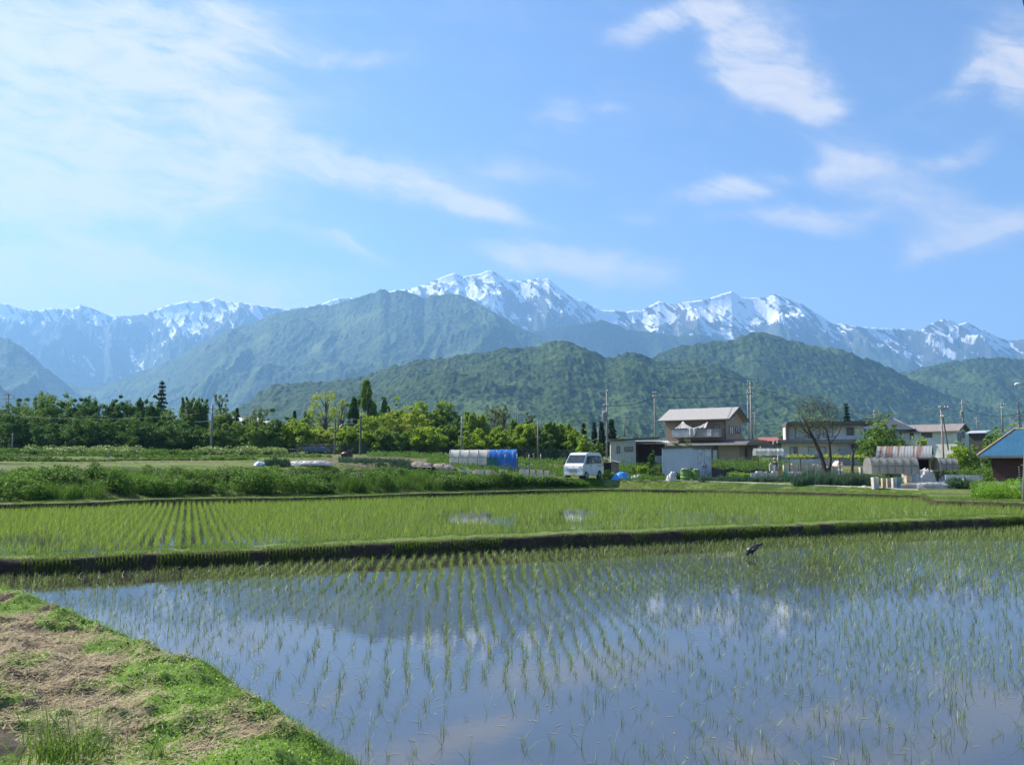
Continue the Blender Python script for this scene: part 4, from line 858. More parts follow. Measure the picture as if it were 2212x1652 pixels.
# ------------------------------------------------------------------ poles and wires
CONC = mat('pole_concrete', (0.25, 0.24, 0.225), .8, scale=3, var=.25)
WOODP = mat('pole_dark', (0.16, 0.13, 0.11), .85, scale=4)
STEEL = mat('galvanised_steel', (0.30, 0.31, 0.32), .45, metal=.6)
CERAM = mat('white_insulator', (0.75, 0.74, 0.70), .3)
DARKM = mat('dark_metal', (0.05, 0.05, 0.055), .5, metal=.3)
def pole(u, vt, Y, rpx, label, m=CONC, arms=(), trafo=None, lean=0, name='utility_pole', vb=None):
    p = gp(u, Y)
    if vb: p.z = hz(vb, Y)
    k = kpx(Y); h = hz(vt, Y) - p.z; root = thing(name, label, 'utility pole' if name == 'utility_pole' else 'pole', p)
    mb = MB().tube([(0, 0, -.3), (lean * k, 0, h)], [rpx * k, rpx * k * .68], 12); mb.build('shaft', m, root, smooth=True)
    for (v, l, r_) in arms:
        z = hz(v, Y) - p.z; a = MB().box(-l * k, r_ * k, -rpx * k - .09, -rpx * k - .01, z - .045, z + .045).build('crossarm', STEEL, root)
        ins = MB()
        for q in ((-l * .95, -l * .45) if l > 2 else ()) + ((r_ * .95, r_ * .45) if r_ > 2 else ()): ins.lathe([(.02, z + .05), (.045, z + .07), (.035, z + .11), (.045, z + .13), (.02, z + .17)], 8, q * k, -rpx * k - .05)
        if ins.v: ins.build('insulator', CERAM, a)
    if trafo:
        v, du = trafo; z = hz(v, Y) - p.z; t_ = MB().lathe([(.05, z - .5), (.26, z - .48), (.27, z + .3), (.2, z + .38), (.05, z + .4)], 14, du * k, -.2).build('transformer', mat('transformer_grey', (.20, .20, .20), .5), root, smooth=False)
        MB().lathe([(.05, z + .38), (.05, z + .55)], 8, du * k - .1, -.2).lathe([(.05, z + .38), (.05, z + .55)], 8, du * k + .1, -.2).build('bushing', CERAM, t_)
        MB().box(-.1, abs(du * k) if du > 0 else .1, -.25, -.15, z - .62, z - .52).build('bracket', STEEL, root)
    return root
pole(455, 873, 100, 3.0, 'thick pale concrete pole with one side arm, before the left wood', arms=((884, 2, 10), (894, 2, 8)))
ca = gp(455, 100); MB_ = MB().tube([(-36 * kpx(100), -.1, hz(911, 100) - ca.z), (0, -.1, hz(910, 100) - ca.z)], .045, 6)
o = [q for q in bpy.data.objects if q.get('label', '').startswith('thick pale concrete')][0]; MB_.build('side_arm', STEEL, o)
pole(11, 850, 125, 1.5, 'far pole with crossarms above the trees at the left edge', m=WOODP, arms=((852, 8, 6), (862, 6, 6), (868, 5, 5)))
pole(25, 935, 99, 1.3, 'thin short grey pole at the far left in front of the wood', arms=())
pole(997, 899, 100, 2.4, 'slim pale pole in front of the green trees left of the hoop house', arms=((915, 1, 5),))
pole(1162, 908, 101, 2.0, 'slim brown pole above the field left of the van', m=mat('brown_pole', (0.24, .19, .15), .85))
pole(1115.5, 874, 160, 1.6, 'thin pale far pole with short arms above the trees over the hoop house', arms=((881, 4, 9),), vb=930)
pole(1118.5, 880, 162, 1.1, 'thinner far pole close beside the thin pole over the hoop house', vb=930)
pole(1311, 843, 82, 2.3, 'transformer pole with several crossarms left of the white outbuilding', arms=((845.5, 1, 3), (875.5, 5, 14), (877, 7, 4), (905, 8, 3), (927, 0, 0)), trafo=(898, -5), lean=2)
pole(1416, 846, 90, 1.8, 'slim concrete pole with two small arms behind the lean to', arms=((849, 4, 4), (857, 4, 6)), lean=0)
pole(1350, 898, 150, 1.6, 'short far pole with crossarms between transformer pole and slim pole', arms=((901, 6, 3), (906, 7, 3)), vb=940)
pole(1378, 910, 170, 1.0, 'tiny far pole right of the short far pole', vb=945)
pole(1293, 921, 100, 1.4, 'short pale pole left of the white outbuilding')
pole(1626, 823, 108, 2.5, 'right shaft of the tall twin pole behind the brown house', arms=((825, 8, 12), (832, 17, 18), (841, 7, 7), (850, 11, 7)), lean=0)
pole(1619, 842, 109, 1.6, 'left shorter shaft of the tall twin pole behind the brown house', arms=((862, 2, 6),))
pole(1633, 890, 150, 1.2, 'small far pole just right of the tall twin pole', arms=((894, 5, 5), (900, 4, 4)), vb=935)
pole(1893, 884, 150, 1.6, 'far pole with bright fitting above the leafy tree', arms=((889, 3, 9), (896, 6, 3)), vb=930)
pole(2040, 880, 74, 2.1, 'pole with slanting brace in front of the pale long house', m=mat('brown_pole2', (0.30, .23, .19), .85), arms=((881, 6, 14), (884, 3, 9), (901, 3, 3)))
o = [q for q in bpy.data.objects if q.get('label', '').startswith('pole with slanting')][0]; k = kpx(74); g = gp(2040, 74).z
MB().tube([(4 * k, .1, hz(896, 74) - g), (19 * k, .6, hz(972, 74) - g)], [.06, .07], 8).build('brace', WOODP, o)
pole(2085, 863, 130, 2.0, 'far pole with transformer above the roof of the pale long house', arms=((872, 6, 4), (874, 2, 6)), trafo=(893, -3.5), vb=930)
pole(2170, 872, 125, 1.7, 'far pole with wide top arm left of the lattice tower', arms=((874, 8, 8), (882, 3, 3)), vb=930)
pole(2114, 900, 200, 1.0, 'small far pole between the transformer pole and the wide armed pole', arms=((904, 5, 5),), vb=935)
pole(2187, 902, 210, .9, 'tiny far pole left of the lattice tower', vb=935)
pole(1145, 905, 170, 1.0, 'tiny far pole in the trees left of the brown pole', arms=((907, 4, 4),), vb=940)
# lattice tower, far right
def lattice():
    Y = 190; p = gp(2206, Y); k = kpx(Y); root = thing('lattice_tower', 'steel lattice tower rising behind the blue roof at the right edge', 'power tower', p)
    zt = hz(873, Y) - p.z; zb = 0; mb = MB(); w0 = 14 * k; w1 = 2.2 * k; n = 9; cs = []
    for i in range(n + 1):
        f = i / n; w = (w0 + (w1 - w0) * f ** .8) * .5; z = zb + (zt - zb) * f; cs.append([(-w, -w, z), (w, -w, z), (w, w, z), (-w, w, z)])
    for i in range(n):
        for j in range(4):
            mb.tube([cs[i][j], cs[i + 1][j]], .09, 4, False); mb.tube([cs[i][j], cs[i + 1][(j + 1) % 4]], .06, 4, False); mb.tube([cs[i + 1][j], cs[i][(j + 1) % 4]], .06, 4, False); mb.tube([cs[i][j], cs[i][(j + 1) % 4]], .06, 4, False)
    mb.build('frame', STEEL, root)
    for v, l in ((876, 9), (899, 16), (908, 12)):
        z = hz(v, Y) - p.z; MB().tube([(-l * k, 0, z), (l * k, 0, z)], .1, 4).tube([(-l * k, 0, z), (0, 0, z + .7)], .06, 4).tube([(l * k, 0, z), (0, 0, z + .7)], .06, 4).build('crossarm', STEEL, root)
lattice()
# near pole with street lamp at the right frame edge
Y = 40; p = gp(2217, Y); k = kpx(Y); root = thing('lamp_pole', 'ribbed grey concrete pole at the right edge with a street lamp high up', 'lamp pole', p)
MB().tube([(0, 0, -.3), (1.3, 0, 12.2)], [.24, .15], 14).build('shaft', CONC, root, smooth=True)
rb_ = MB()
for i in range(10): rb_.tube([(-.23, -.02, .7 + i * .12), (-.29, -.02, .7 + i * .12)], .03, 6)
rb_.build('foot_spikes', STEEL, root)
zl = hz(832, Y) - p.z; a = MB().tube([(.62, -.1, zl - .5), (.2, -.3, zl), (-.2, -.35, zl + .03)], .03, 8).build('lamp_arm', STEEL, root)
MB().tube([(-.12, -.36, zl + .03), (-.24, -.36, zl + .02), (-.40, -.36, zl), (-.45, -.36, zl - .01)], [.04, .09, .075, .02], 10).build('lamp_head', mat('lamp_shell', (.7, .69, .64), .35), root, smooth=True)
def wire(a, b, sag, label, r_=.018, name='power_line', n=18):
    a = Vector(a); b = Vector(b); pts = [a.lerp(b, i / n) - Vector((0, 0, sag * 4 * (i / n) * (1 - i / n))) for i in range(n + 1)]
    return tag(MB().tube(pts, r_, 5).build(name, DARKM, smooth=True), label, 'cable')
wire(atY(2196, -60, 14), atY(2255, 180, 20), .1, 'single dark overhead cable cutting the top right corner of the sky', .012)
wire(atY(1314, 876, 82), atY(1416, 857, 90) + Vector((0, 0, 0)), .35, 'sagging cable between transformer pole and slim concrete pole', .03)
wire(atY(1416, 857, 90), atY(1626, 850, 108), .35, 'cable from the slim concrete pole to the tall twin pole', .035)
wire(atY(1626, 845, 108), atY(1893, 893, 140), .35, 'cable running right from the tall twin pole behind the bare tree', .035)
wire(atY(1893, 894, 140), atY(2040, 884, 74), .35, 'cable from far pole above the leafy tree to the braced pole', .03)
wire(atY(2040, 881, 74), atY(2085, 874, 130), .6, 'short cable from the braced pole to the far transformer pole', .03)
wire(atY(-20, 893, 103), atY(455, 890, 100), .8, 'railway cable crossing the left wood to the thick pole', .02)
wire(atY(455, 890, 100), atY(997, 915, 100), 1.2, 'railway cable from the thick pole to the slim pale pole', .02)
wire(atY(997, 915, 100), atY(1162, 916, 101), .7, 'railway cable from the slim pale pole to the brown pole', .02)
wire(atY(2085, 882, 130), atY(2212, 889, 130), 1.0, 'far cables crossing below the wide armed pole to the right edge', .04)
# railway gantry
Y = 98; p = gp(723, Y); k = kpx(Y); root = thing('railway_gantry', 'two dark posts joined by slanting steel struts at the railway', 'railway gantry', p)
zt = hz(904, Y) - p.z; z2 = hz(898, Y) - p.z; MB().tube([(0, 0, -.3), (0, 0, zt)], [.11, .09], 10).build('post', WOODP, root); MB().tube([(55 * k, 0, -.3), (55 * k, 0, z2)], [.15, .12], 10).build('post', WOODP, root)
zz = lambda v: hz(v, Y) - p.z
MB().tube([(0, -.1, zz(907)), (16 * k, -.1, zz(916)), (0, -.1, zz(931))], .045, 5).tube([(16 * k, -.1, zz(916)), (40 * k, -.1, zz(914))], .04, 5).tube([(28 * k, -.1, zz(905)), (55 * k, -.1, zz(927))], .045, 5).tube([(0, -.1, zz(905)), (55 * k, -.1, zz(906))], .03, 5).build('strut', STEEL, root)
# ------------------------------------------------------------------ houses
def win(par, face, a0, a1, z0, z1, D, Wd, m=None, fm=None, name='window', mull=1):
    """window part with pane sub-part on a wall of the local box (f front, r right, l left)"""
    t = .05; fm = fm or mat('window_frame_dark', (.09, .085, .08), .5)
    def bx(mb, p0, p1, q0, q1, d0, d1):
        if face == 'f': mb.box(p0, p1, -d1, -d0, q0, q1)
        elif face == 'r': mb.box(Wd + d0, Wd + d1, p0, p1, q0, q1)
        else: mb.box(-d1, -d0, p0, p1, q0, q1)
    mb = MB(); bx(mb, a0 - t, a0, z0 - t, z1 + t, .004, .07); bx(mb, a1, a1 + t, z0 - t, z1 + t, .004, .07); bx(mb, a0, a1, z0 - t, z0, .004, .07); bx(mb, a0, a1, z1, z1 + t, .004, .07)
    for i in range(mull): c = a0 + (a1 - a0) * (i + 1) / (mull + 1); bx(mb, c - .02, c + .02, z0, z1, .02, .06)
    f = mb.build(name, fm, par); g = MB(); bx(g, a0, a1, z0, z1, .005, .015); g.build('pane', m or mat('window_glass', (.10, .12, .13), .08, spec=.8), f); return f
CURT = mat('curtained_glass', (.5, .52, .5), .3)
def walls(par, Wd, D, z0, z1, m, name='wall', x0=0, y0=0): return MB().box(x0, x0 + Wd, y0, y0 + D, z0, z1).build(name, m, par)
def gable_roof(par, Wd, D, ze, zr, ov, m, og=.4, x0=0, y0=0, th=.14, name='roof', yr=None):
    """ridge along local x"""
    yc = y0 + (D / 2 if yr is None else yr); s1 = (zr - ze) / (yc - y0); 
    a = [(y0 - ov, ze - s1 * ov), (yc, zr), (y0 + D + ov, ze - (zr - ze) / (y0 + D - yc) * ov), (y0 + D + ov, ze - (zr - ze) / (y0 + D - yc) * ov - th), (yc, zr - th), (y0 - ov, ze - s1 * ov - th)]
    return MB().prism(a, x0 - og, x0 + Wd + og).build(name, m, par)
def gable_wall(par, x, D, ze, zr, m, th=.05, y0=0, name='gable'):
    return MB().prism([(y0, ze), (y0 + D, ze), (y0 + D / 2, zr)], x - th, x).build(name, m, par)
TAN = mat('tan_siding', (.36, .27, .19), .8, scale=2, var=.15, stretch=(1, 1, 14)); ROOFG = mat('grey_sheet_roof', (.34, .315, .29), .6, scale=2, var=.12, stretch=(6, 1, 1)); DKR = mat('dark_brown_trim', (.07, .05, .045), .6)
WHITEW = mat('off_white_wall', (.68, .65, .59), .8, scale=1, var=.12); GREYR = mat('brown_grey_roof', (.22, .19, .175), .7, scale=2, var=.15)
# --- brown two storey house
Y = 98; pc = gp(1570, Y); k = kpx(Y); rz = R(-33); Wd, D = 7.9, 6.6
root = thing('brown_house', 'two storey tan house with grey roof and sheeted balcony', 'house', pc, rz)
g0 = pc.z; Z = lambda v: hz(v, Y) - g0
ze, zr, zm = Z(907) + .44, Z(907) + 1.78, Z(951)
def off(o, dx): return o
X0 = -Wd
walls(root, Wd, D, zm - .1, ze - .05, TAN, 'upper_wall', X0); gable_wall(root, -.01, D, ze - .05, zr - .12, TAN); gable_wall(root, X0 + .06, D, ze - .05, zr - .12, TAN)
gable_roof(root, Wd, D, ze, zr, .75, ROOFG, .7, X0)
MB().prism([(-.80, ze - .50), (-.80, ze - .28), (D / 2, zr + .03), (D / 2, zr - .2)], .71, .76).prism([(D + .80, ze - .50), (D + .80, ze - .28), (D / 2, zr + .03), (D / 2, zr - .2)], .71, .76).build('barge_board', DKR, root)
MB().box(X0 - .7, .7, -.90, -.77, ze - .50, ze - .38).build('gutter', DKR, root)
walls(root, 11.4, 8.2, -.3, zm - .55, TAN, 'lower_wall', -9.6, -.9)
MB().prism([(-2.2, zm - .62), (-2.2, zm - .50), (.5, zm + .12), (D, zm + .12), (8.6, zm - .45), (8.6, zm - .57)], -10.4, 3.1).build('lower_roof', mat('brown_sheet_roof', (.15, .12, .11), .6, var=.2), root)
MB().box(-10.45, 3.15, -2.26, -2.16, zm - .62, zm - .48).build('fascia', mat('pale_fascia', (.5, .48, .45), .6), root)
sx = lambda u: (u - 1570) * k / math.cos(R(19))
win(root, 'f', sx(1462), sx(1474), Z(936), Z(922), D, 0, CURT); win(root, 'f', sx(1500), sx(1520), Z(940), Z(917), D, 0); win(root, 'f', sx(1545), sx(1556), Z(940), Z(917), D, 0)
win(root, 'r', 1.3, 2.9, Z(936), Z(920), D, 0, CURT); win(root, 'r', 3.8, 5.6, Z(933), Z(920), D, 0); win(root, 'r', 2.85, 3.4, zr - 1.15, zr - .7, D, .005, mull=0, name='vent')
bx0, bx1 = sx(1463), sx(1564); zb0, zb1 = Z(943.5), Z(926)
b = MB().box(bx0, bx1, -1.55, -1.50, zb0, zb1).box(bx0, bx0 + .05, -1.50, 0, zb0, zb1).box(bx1 - .05, bx1, -1.50, 0, zb0, zb1).box(bx0, bx1, -1.50, -.01, zb0 - .08, zb0).build('balcony', mat('balcony_panel', (.30, .27, .26), .6, scale=2, stretch=(12, 1, 1)), root)
MB().box(bx0 - .02, bx1 + .02, -1.60, -1.47, zb1 + .003, zb1 + .06).build('rail', DKR, b)
MB().box(bx0 + .005, sx(1513), -1.575, -1.553, zb0, zb1 - .02).build('panel', mat('grey_panel', (.42, .41, .43), .5), b); MB().box(sx(1539), sx(1548), -1.58, -1.553, zb0 + .1, zb1 - .04).build('panel', mat('pale_slats', (.6, .58, .55), .5), b)
win(root, 'f', sx(1475), sx(1500), .25, Z(966), D, 0); 
lw = MB().box(sx(1505), sx(1558), -.98, -.93, .2, Z(960)).build('window', mat('window_frame_dark', (.09, .085, .08), .5), root)
for a0, a1, m_ in ((1507, 1517, CURT), (1520, 1532, None), (1534, 1544, None), (1547, 1556, CURT)): MB().box(sx(a0), sx(a1), -1.0, -.983, .3, Z(972) if m_ else Z(968)).build('pane', m_ or mat('window_glass', (.10, .12, .13), .08, spec=.8), lw)
MB().box(2.0 + .004, 1.95 + .08, 1.6, 2.4, .2, Z(968)).build('door', mat('dark_door', (.05, .045, .045), .5), root)
MB().tube([(-.05, -.15, 0), (-.05, -.15, ze - .4)], .05, 6).build('downpipe', DKR, root)
# sheet drying over the balcony rail, hanging from the eaves
def cloth(name, label, cat, u0, u1, fn, Y, m, th=.02, nu=40, nv=16, parent=None, loc=None, rz=0):
    V = []
    for i in range(nv):
        for j in range(nu): V.append(fn(j / (nu - 1), i / (nv - 1)))
    o = npmesh(name, np.array(V), grid_faces(nv, nu), m, smooth=True)
    md = o.modifiers.new('thickness', 'SOLIDIFY'); md.thickness = th; md.offset = 0
    if loc is not None: o.location = loc
    o.rotation_euler = (0, 0, rz)
    if label: tag(o, label, cat)
    return o
SHEET = mat('white_plastic_sheet', (.62, .58, .58), .4, scale=3, var=.12, transl=.25)
def f1(a, b):
    top = ze - .55; w0 = sx(1468) + (sx(1512) - sx(1468)) * a; cxm = sx(1484); q = b ** 1.6
    x = cxm + (w0 - cxm) * (.10 + .9 * q); z = top + (zb1 + .08 - top) * b; yv = -1.0 - .58 * b + .06 * math.sin(a * 40) * b; return (x, yv, z)
cloth('plastic_sheet', 'white sheet hung like a small tent from the eaves over the balcony', 'sheet', 0, 0, f1, Y, SHEET, loc=pc, rz=rz)
def f2(a, b):
    x = sx(1502) + (sx(1538) - sx(1502)) * a; top = (ze - .62) - .75 * (1 - a) ** 1.5 * 1.0 - .25 * math.sin(a * 3.14); bot = zb1 + .1 + .05 * math.sin(a * 20) + (ze - .9 - zb1) * .0
    return (x + .25 * b * (1 - a), -.85 - .75 * b + .05 * math.sin(a * 25), top + (bot - top) * b)
cloth('plastic_sheet', 'grey translucent sheet stretched along the right half of the balcony', 'sheet', 0, 0, f2, Y, mat('grey_sheet', (.48, .45, .45), .4, transl=.3), loc=pc, rz=rz)
def f3(a, b):
    x = sx(1498) + (sx(1518) - sx(1498)) * a; return (x, -1.66 + .05 * math.sin(a * 14), zb1 + .09 - (.25 + .85 * math.sin(a * 3.14)) * b)
cloth('plastic_sheet', 'bundled white sheet sagging over the balcony rail in the middle', 'sheet', 0, 0, f3, Y, SHEET, loc=pc, rz=rz)
# --- white outbuilding with lean to
Y = 76; pc = gp(1374, Y); k = kpx(Y); Z = lambda v: hz(v, Y) - pc.z; root = thing('outbuilding', 'weathered off white outbuilding with thin metal roof left of the brown house', 'shed', pc, R(-6))
wd = 54 * k; walls(root, wd, 3.5, -.3, Z(952), mat('shed_wall', (.47, .46, .41), .85, scale=3, var=.2, stretch=(3, 1, .5)), 'wall', -wd)
MB().prism([(-wd - .35, Z(951) - .02), (2.4, Z(949) + .18), (2.4, Z(949) + .26), (-wd - .35, Z(951) + .08)], -.4, 4.0, 'y').build('roof', mat('dark_sheet_roof', (.20, .20, .20), .6), root)
win(root, 'f', -wd + 14 * k, -wd + 19 * k, Z(978), Z(965), 3.5, 0, mull=0); win(root, 'f', -wd + 31 * k, -wd + 47 * k, Z(974), Z(966), 3.5, 0, mull=1)
pc = gp(1442, 78); k = kpx(78); Z = lambda v: hz(v, 78) - pc.z; root = thing('lean_to', 'open dark lean to with corrugated roof between outbuilding and brown house', 'shed', pc, R(-6)); w_ = 66 * k
MB().box(-w_, 0, 2.4, 2.5, -.3, Z(957)).box(-w_, -w_ + .08, 0, 2.4, -.3, Z(957)).build('wall', mat('dark_boards', (.10, .075, .06), .85, stretch=(8, 1, 1)), root)
MB().prism([(-.5, Z(958)), (2.6, Z(951)), (2.6, Z(951) + .06), (-.5, Z(958) + .06)], -w_, .3).build('roof', mat('corrugated_pale', (.42, .38, .34), .6, scale=2, stretch=(9, 1, 1)), root)
for q in (-.98, -.5, -.04): MB().box(w_ * q, w_ * q + .09, 0, .09, -.2, Z(958)).build('post', WOODP, root)
MB().box(-w_ * .55, -w_ * .15, -.1, -.02, -.2, Z(984)).build('board', mat('pale_board', (.5, .5, .47), .7), root)
# --- grey metal storage shed
Y = 63; pc = gp(1496, Y); k = kpx(Y); pc.z = hz(1031, Y); Z = lambda v: hz(v, Y) - pc.z; root = thing('metal_shed', 'pale grey metal storage shed with double doors behind the green drums', 'shed', pc)
BLG = mat('pale_blue_metal', (.50, .53, .60), .45, scale=1.5, var=.06)
aL = R(12); aR = R(-38); w1_ = 63 * k / math.cos(R(12) - R(12)) ; n1 = Vector((math.cos(R(-14)), math.sin(R(-14)), 0)); 
wl = 2.35; wr = 1.75
e1 = Vector((-math.cos(R(-10)), -math.sin(R(-10)), 0)); e2 = Vector((-e1.y, e1.x, 0)) * -1
root.rotation_euler = (0, 0, R(-10))
def quadbox(mb, x0, x1, y0, y1, z0, z1): return mb.box(x0, x1, y0, y1, z0, z1)
wl = 63 * k; wr = 42 * k
MB().add([(-wl, .15, -.1), (0, 0, -.1), (wr, .75, -.1), (wr - wl, 1.9, -.1), (-wl, .15, Z(969)), (0, 0, Z(966.5)), (wr, .75, Z(967)), (wr - wl, 1.9, Z(970))], [(0, 3, 2, 1), (4, 5, 6, 7), (0, 1, 5, 4), (1, 2, 6, 5), (2, 3, 7, 6), (3, 0, 4, 7)]).build('wall', BLG, root)
MB().add([(-wl - .12, .0, Z(969) + .003), (.0, -.14, Z(966.5) + .003), (wr + .12, .65, Z(967) + .003), (wr - wl, 2.05, Z(970) + .003), (-wl - .12, .0, Z(966.5)), (.0, -.14, Z(963.5)), (wr + .12, .65, Z(963.5)), (wr - wl, 2.05, Z(965))], [(0, 3, 2, 1), (4, 5, 6, 7), (0, 1, 5, 4), (1, 2, 6, 5), (2, 3, 7, 6), (3, 0, 4, 7)]).build('roof', mat('shed_roof', (.13, .12, .11), .6), root)
dv = Vector((wr, .75, 0)); dn = Vector((dv.y, -dv.x, 0)).normalized()
def onface(mb, a, b_, z0, z1, t0, t1):
    A = dv * a; B = dv * b_; q = [A + dn * t0, B + dn * t0, B + dn * t1, A + dn * t1]; vs = [(p_.x, p_.y, z0) for p_ in q] + [(p_.x, p_.y, z1) for p_ in q]
    return mb.add(vs, [(0, 1, 2, 3), (4, 5, 6, 7), (0, 1, 5, 4), (1, 2, 6, 5), (2, 3, 7, 6), (3, 0, 4, 7)])
for a0, a1 in ((.27, .61), (.63, .97)):
    d_ = onface(MB(), a0, a1, .08, Z(972), .003, .03).build('door', mat('door_metal', (.50, .52, .57), .4), root); c = a1 - .05 if a0 < .5 else a0 + .05
    onface(MB(), c - .02, c + .02, .75, .95, .031, .06).build('handle', DARKM, d_)
onface(MB(), .02, .98, Z(971), Z(967.5), .003, .02).build('fascia', mat('fascia_grey', (.28, .27, .27), .6), root)
MB().add([(-wl - .03, .12, -.1), (-wl + .04, .10, -.1), (-wl + .04, .10, Z(969)), (-wl - .03, .12, Z(969))], [(0, 1, 2, 3)]).build('corner_trim', CERAM, root)
# --- small dark hut behind the van
pc = gp(1318, 63); k = kpx(63); Z = lambda v: hz(v, 63) - pc.z; root = thing('tool_hut', 'small brown plywood hut with slanting roof just behind the van', 'shed', pc, R(-12)); 
walls(root, 30 * k, 1.4, -.2, Z(998), mat('plywood', (.24, .20, .165), .85, scale=2), 'wall', -14 * k); MB().prism([(-16 * k, Z(993) + .12), (20 * k, Z(1000)), (20 * k, Z(1000) + .05), (-16 * k, Z(993) + .17)], -.25, 1.6, 'y').build('roof', mat('pale_plank', (.38, .33, .29), .7), root)
MB().box(-13 * k, 2 * k, -.03, -.005, 0, Z(1000)).build('opening_shade_panel', mat('painted_opening_shade', (.02, .018, .016), .9), root)  # near-black sheet on the closed wall, the doorway's inner shade painted as colour
# --- flat roofed white house
Y = 97; pc = gp(1690, Y); k = kpx(Y); Z = lambda v: hz(v, Y) - pc.z; root = thing('white_house', 'two storey white house with flat dark roofs behind the bare tree', 'house', pc, R(-14)); c_ = k / math.cos(R(33 - 14)) * 1.02
x = lambda u: (u - 1690) * c_
walls(root, x(1870), 7, -.3, Z(957), WHITEW, 'lower_wall'); walls(root, x(1845) - x(1701), 5.5, Z(950) + .003, Z(920), WHITEW, 'upper_wall', x(1701), .3)
MB().box(x(1681), x(1884), -1.2, 7.4, Z(957) + .003, Z(950)).build('lower_roof', mat('slab_grey', (.20, .19, .18), .7), root)
MB().box(x(1700), x(1858), -.8, 6.2, Z(920) + .003, Z(911.5)).build('roof', mat('slab_dark', (.11, .10, .095), .7), root)
MB().box(x(1698), x(1702), -.9, .3, Z(950), Z(916)).build('fin_wall', mat('dark_fin', (.13, .11, .10), .7), root)
for a0, a1, v0, v1, m_ in ((1718,1736,946,924,CURT),(1742,1762,946,924,CURT),(1770,1786,944,925,CURT),(1814,1826,940,925,None)): 
    f_ = MB().box(x(a0) - .05, x(a1) + .05, .22, .297, Z(v0) - .05, Z(v1) + .05).build('window', mat('window_frame_dark', (.09, .085, .08), .5), root); MB().box(x(a0), x(a1), .19, .217, Z(v0), Z(v1)).build('pane', m_ or mat('brown_screen', (.16, .14, .13), .4), f_)
for a0, a1, v0, v1 in ((1706,1712,985,966),(1713,1719,985,966),(1820,1830,973,961),(1830,1838,978,961),(1862,1868,972,962),(1740,1772,983,966)): win(root, 'f', x(a0), x(a1), Z(v0), Z(v1), 7, 0, CURT if a0 in (1706, 1740) else None, mull=0)
MB().box(x(1846), x(1862), 2.2, 5.0, Z(950) + .003, Z(926)).build('side_wing', mat('blue_grey_wall', (.42, .45, .52), .7), root); MB().box(x(1851), x(1857), 2.1, 2.19, Z(950), Z(930)).build('door', mat('blue_door', (.06, .22, .50), .5), root)
MB().box(x(1797), x(1822), -1.1, -1.0, -.2, Z(972)).box(x(1797), x(1822), -1.1, -.02, Z(972) + .004, Z(970)).build('carport', mat('carport_red', (.30, .27, .27), .6), root)
# --- dark roofed house
Y = 112; pc = gp(1968, Y); k = kpx(Y); Z = lambda v: hz(v, Y) - pc.z; root = thing('dark_roofed_house', 'cream house with dark hipped tile roof behind the big leafy tree', 'house', pc, R(-30))
Wd = 8.5; walls(root, Wd, 6, -.3, Z(929), mat('cream_wall', (.52, .50, .43), .8), 'wall', -Wd)
ze_ = Z(927); zr_ = Z(901); o_ = .8
MB().add([(-Wd - o_, -o_, ze_), (o_, -o_, ze_), (o_, 6 + o_, ze_), (-Wd - o_, 6 + o_, ze_), (-Wd + 2.2, 3, zr_), (-2.2, 3, zr_), (-Wd - o_, -o_, ze_ - .12), (o_, -o_, ze_ - .12), (o_, 6 + o_, ze_ - .12), (-Wd - o_, 6 + o_, ze_ - .12)],
  [(0, 1, 5, 4), (1, 2, 5), (2, 3, 4, 5), (3, 0, 4), (6, 9, 8, 7), (0, 6, 7, 1), (1, 7, 8, 2), (2, 8, 9, 3), (3, 9, 6, 0)]).build('roof', mat('dark_tile', (.055, .065, .08), .5, scale=3, stretch=(1, 1, 6)), root)
MB().tube([(-Wd + 2.2, 3, zr_), (-2.2, 3, zr_)], .12, 6).tube([(-2.2, 3, zr_), (o_, -o_, ze_)], .10, 6).tube([(-Wd + 2.2, 3, zr_), (-Wd - o_, -o_, ze_)], .10, 6).build('ridge_cap', mat('ridge_tile', (.04, .045, .055), .5), root)
win(root, 'f', -2.9, -1.9, Z(944), Z(932), 6, 0); win(root, 'f', -1.3, -1.0, Z(937), Z(932), 6, 0, mull=0); win(root, 'r', 1.0, 2.2, Z(944), Z(932), 6, 0)
# --- pale long house
Y = 108; pc = gp(2070, Y); k = kpx(Y); Z = lambda v: hz(v, Y) - pc.z; root = thing('pale_house', 'long pale house with brown grey gabled roof behind the braced pole', 'house', pc, R(-44))
Wd, D = 6.2, 4.3; cc = k / math.cos(R(44 - 29.5))
walls(root, Wd, D, -.3, Z(928), WHITEW, 'wall', -Wd); gable_wall(root, -.01, D, Z(928), Z(915), WHITEW); gable_roof(root, Wd, D, Z(927), Z(913.5), .5, GREYR, .5, -Wd)
MB().prism([(-.52, Z(929) - .2), (-.52, Z(928)), (D / 2, Z(914.5)), (D / 2, Z(915.5))], .505, .55).prism([(D + .52, Z(929) - .2), (D + .52, Z(928)), (D / 2, Z(914.5)), (D / 2, Z(915.5))], .505, .55).build('barge_board', DKR, root)
win(root, 'f', -4.4, -3.1, Z(943), Z(934), D, 0, mull=0); win(root, 'f', -5.9, -5.5, Z(945), Z(932), D, 0, mull=0); win(root, 'r', .6, 1.4, Z(952), Z(935), D, 0, mull=0); win(root, 'r', 2.2, 3.4, Z(944), Z(932), D, 0)
pc2 = gp(2112, 106); root = thing('side_shed', 'small dark shed with pale metal roof at the right end of the pale long house', 'shed', pc2, R(-44)); Zs = lambda v: hz(v, 106) - pc2.z
walls(root, 1.8, 2.0, -.2, Zs(936), mat('dark_boards2', (.06, .055, .055), .8), 'wall', -.9); MB().prism([(-.3, Zs(936)), (2.2, Zs(930)), (2.2, Zs(930) + .08), (-.3, Zs(936) + .08)], -1.2, 1.2).build('roof', mat('pale_metal', (.42, .45, .48), .4), root)
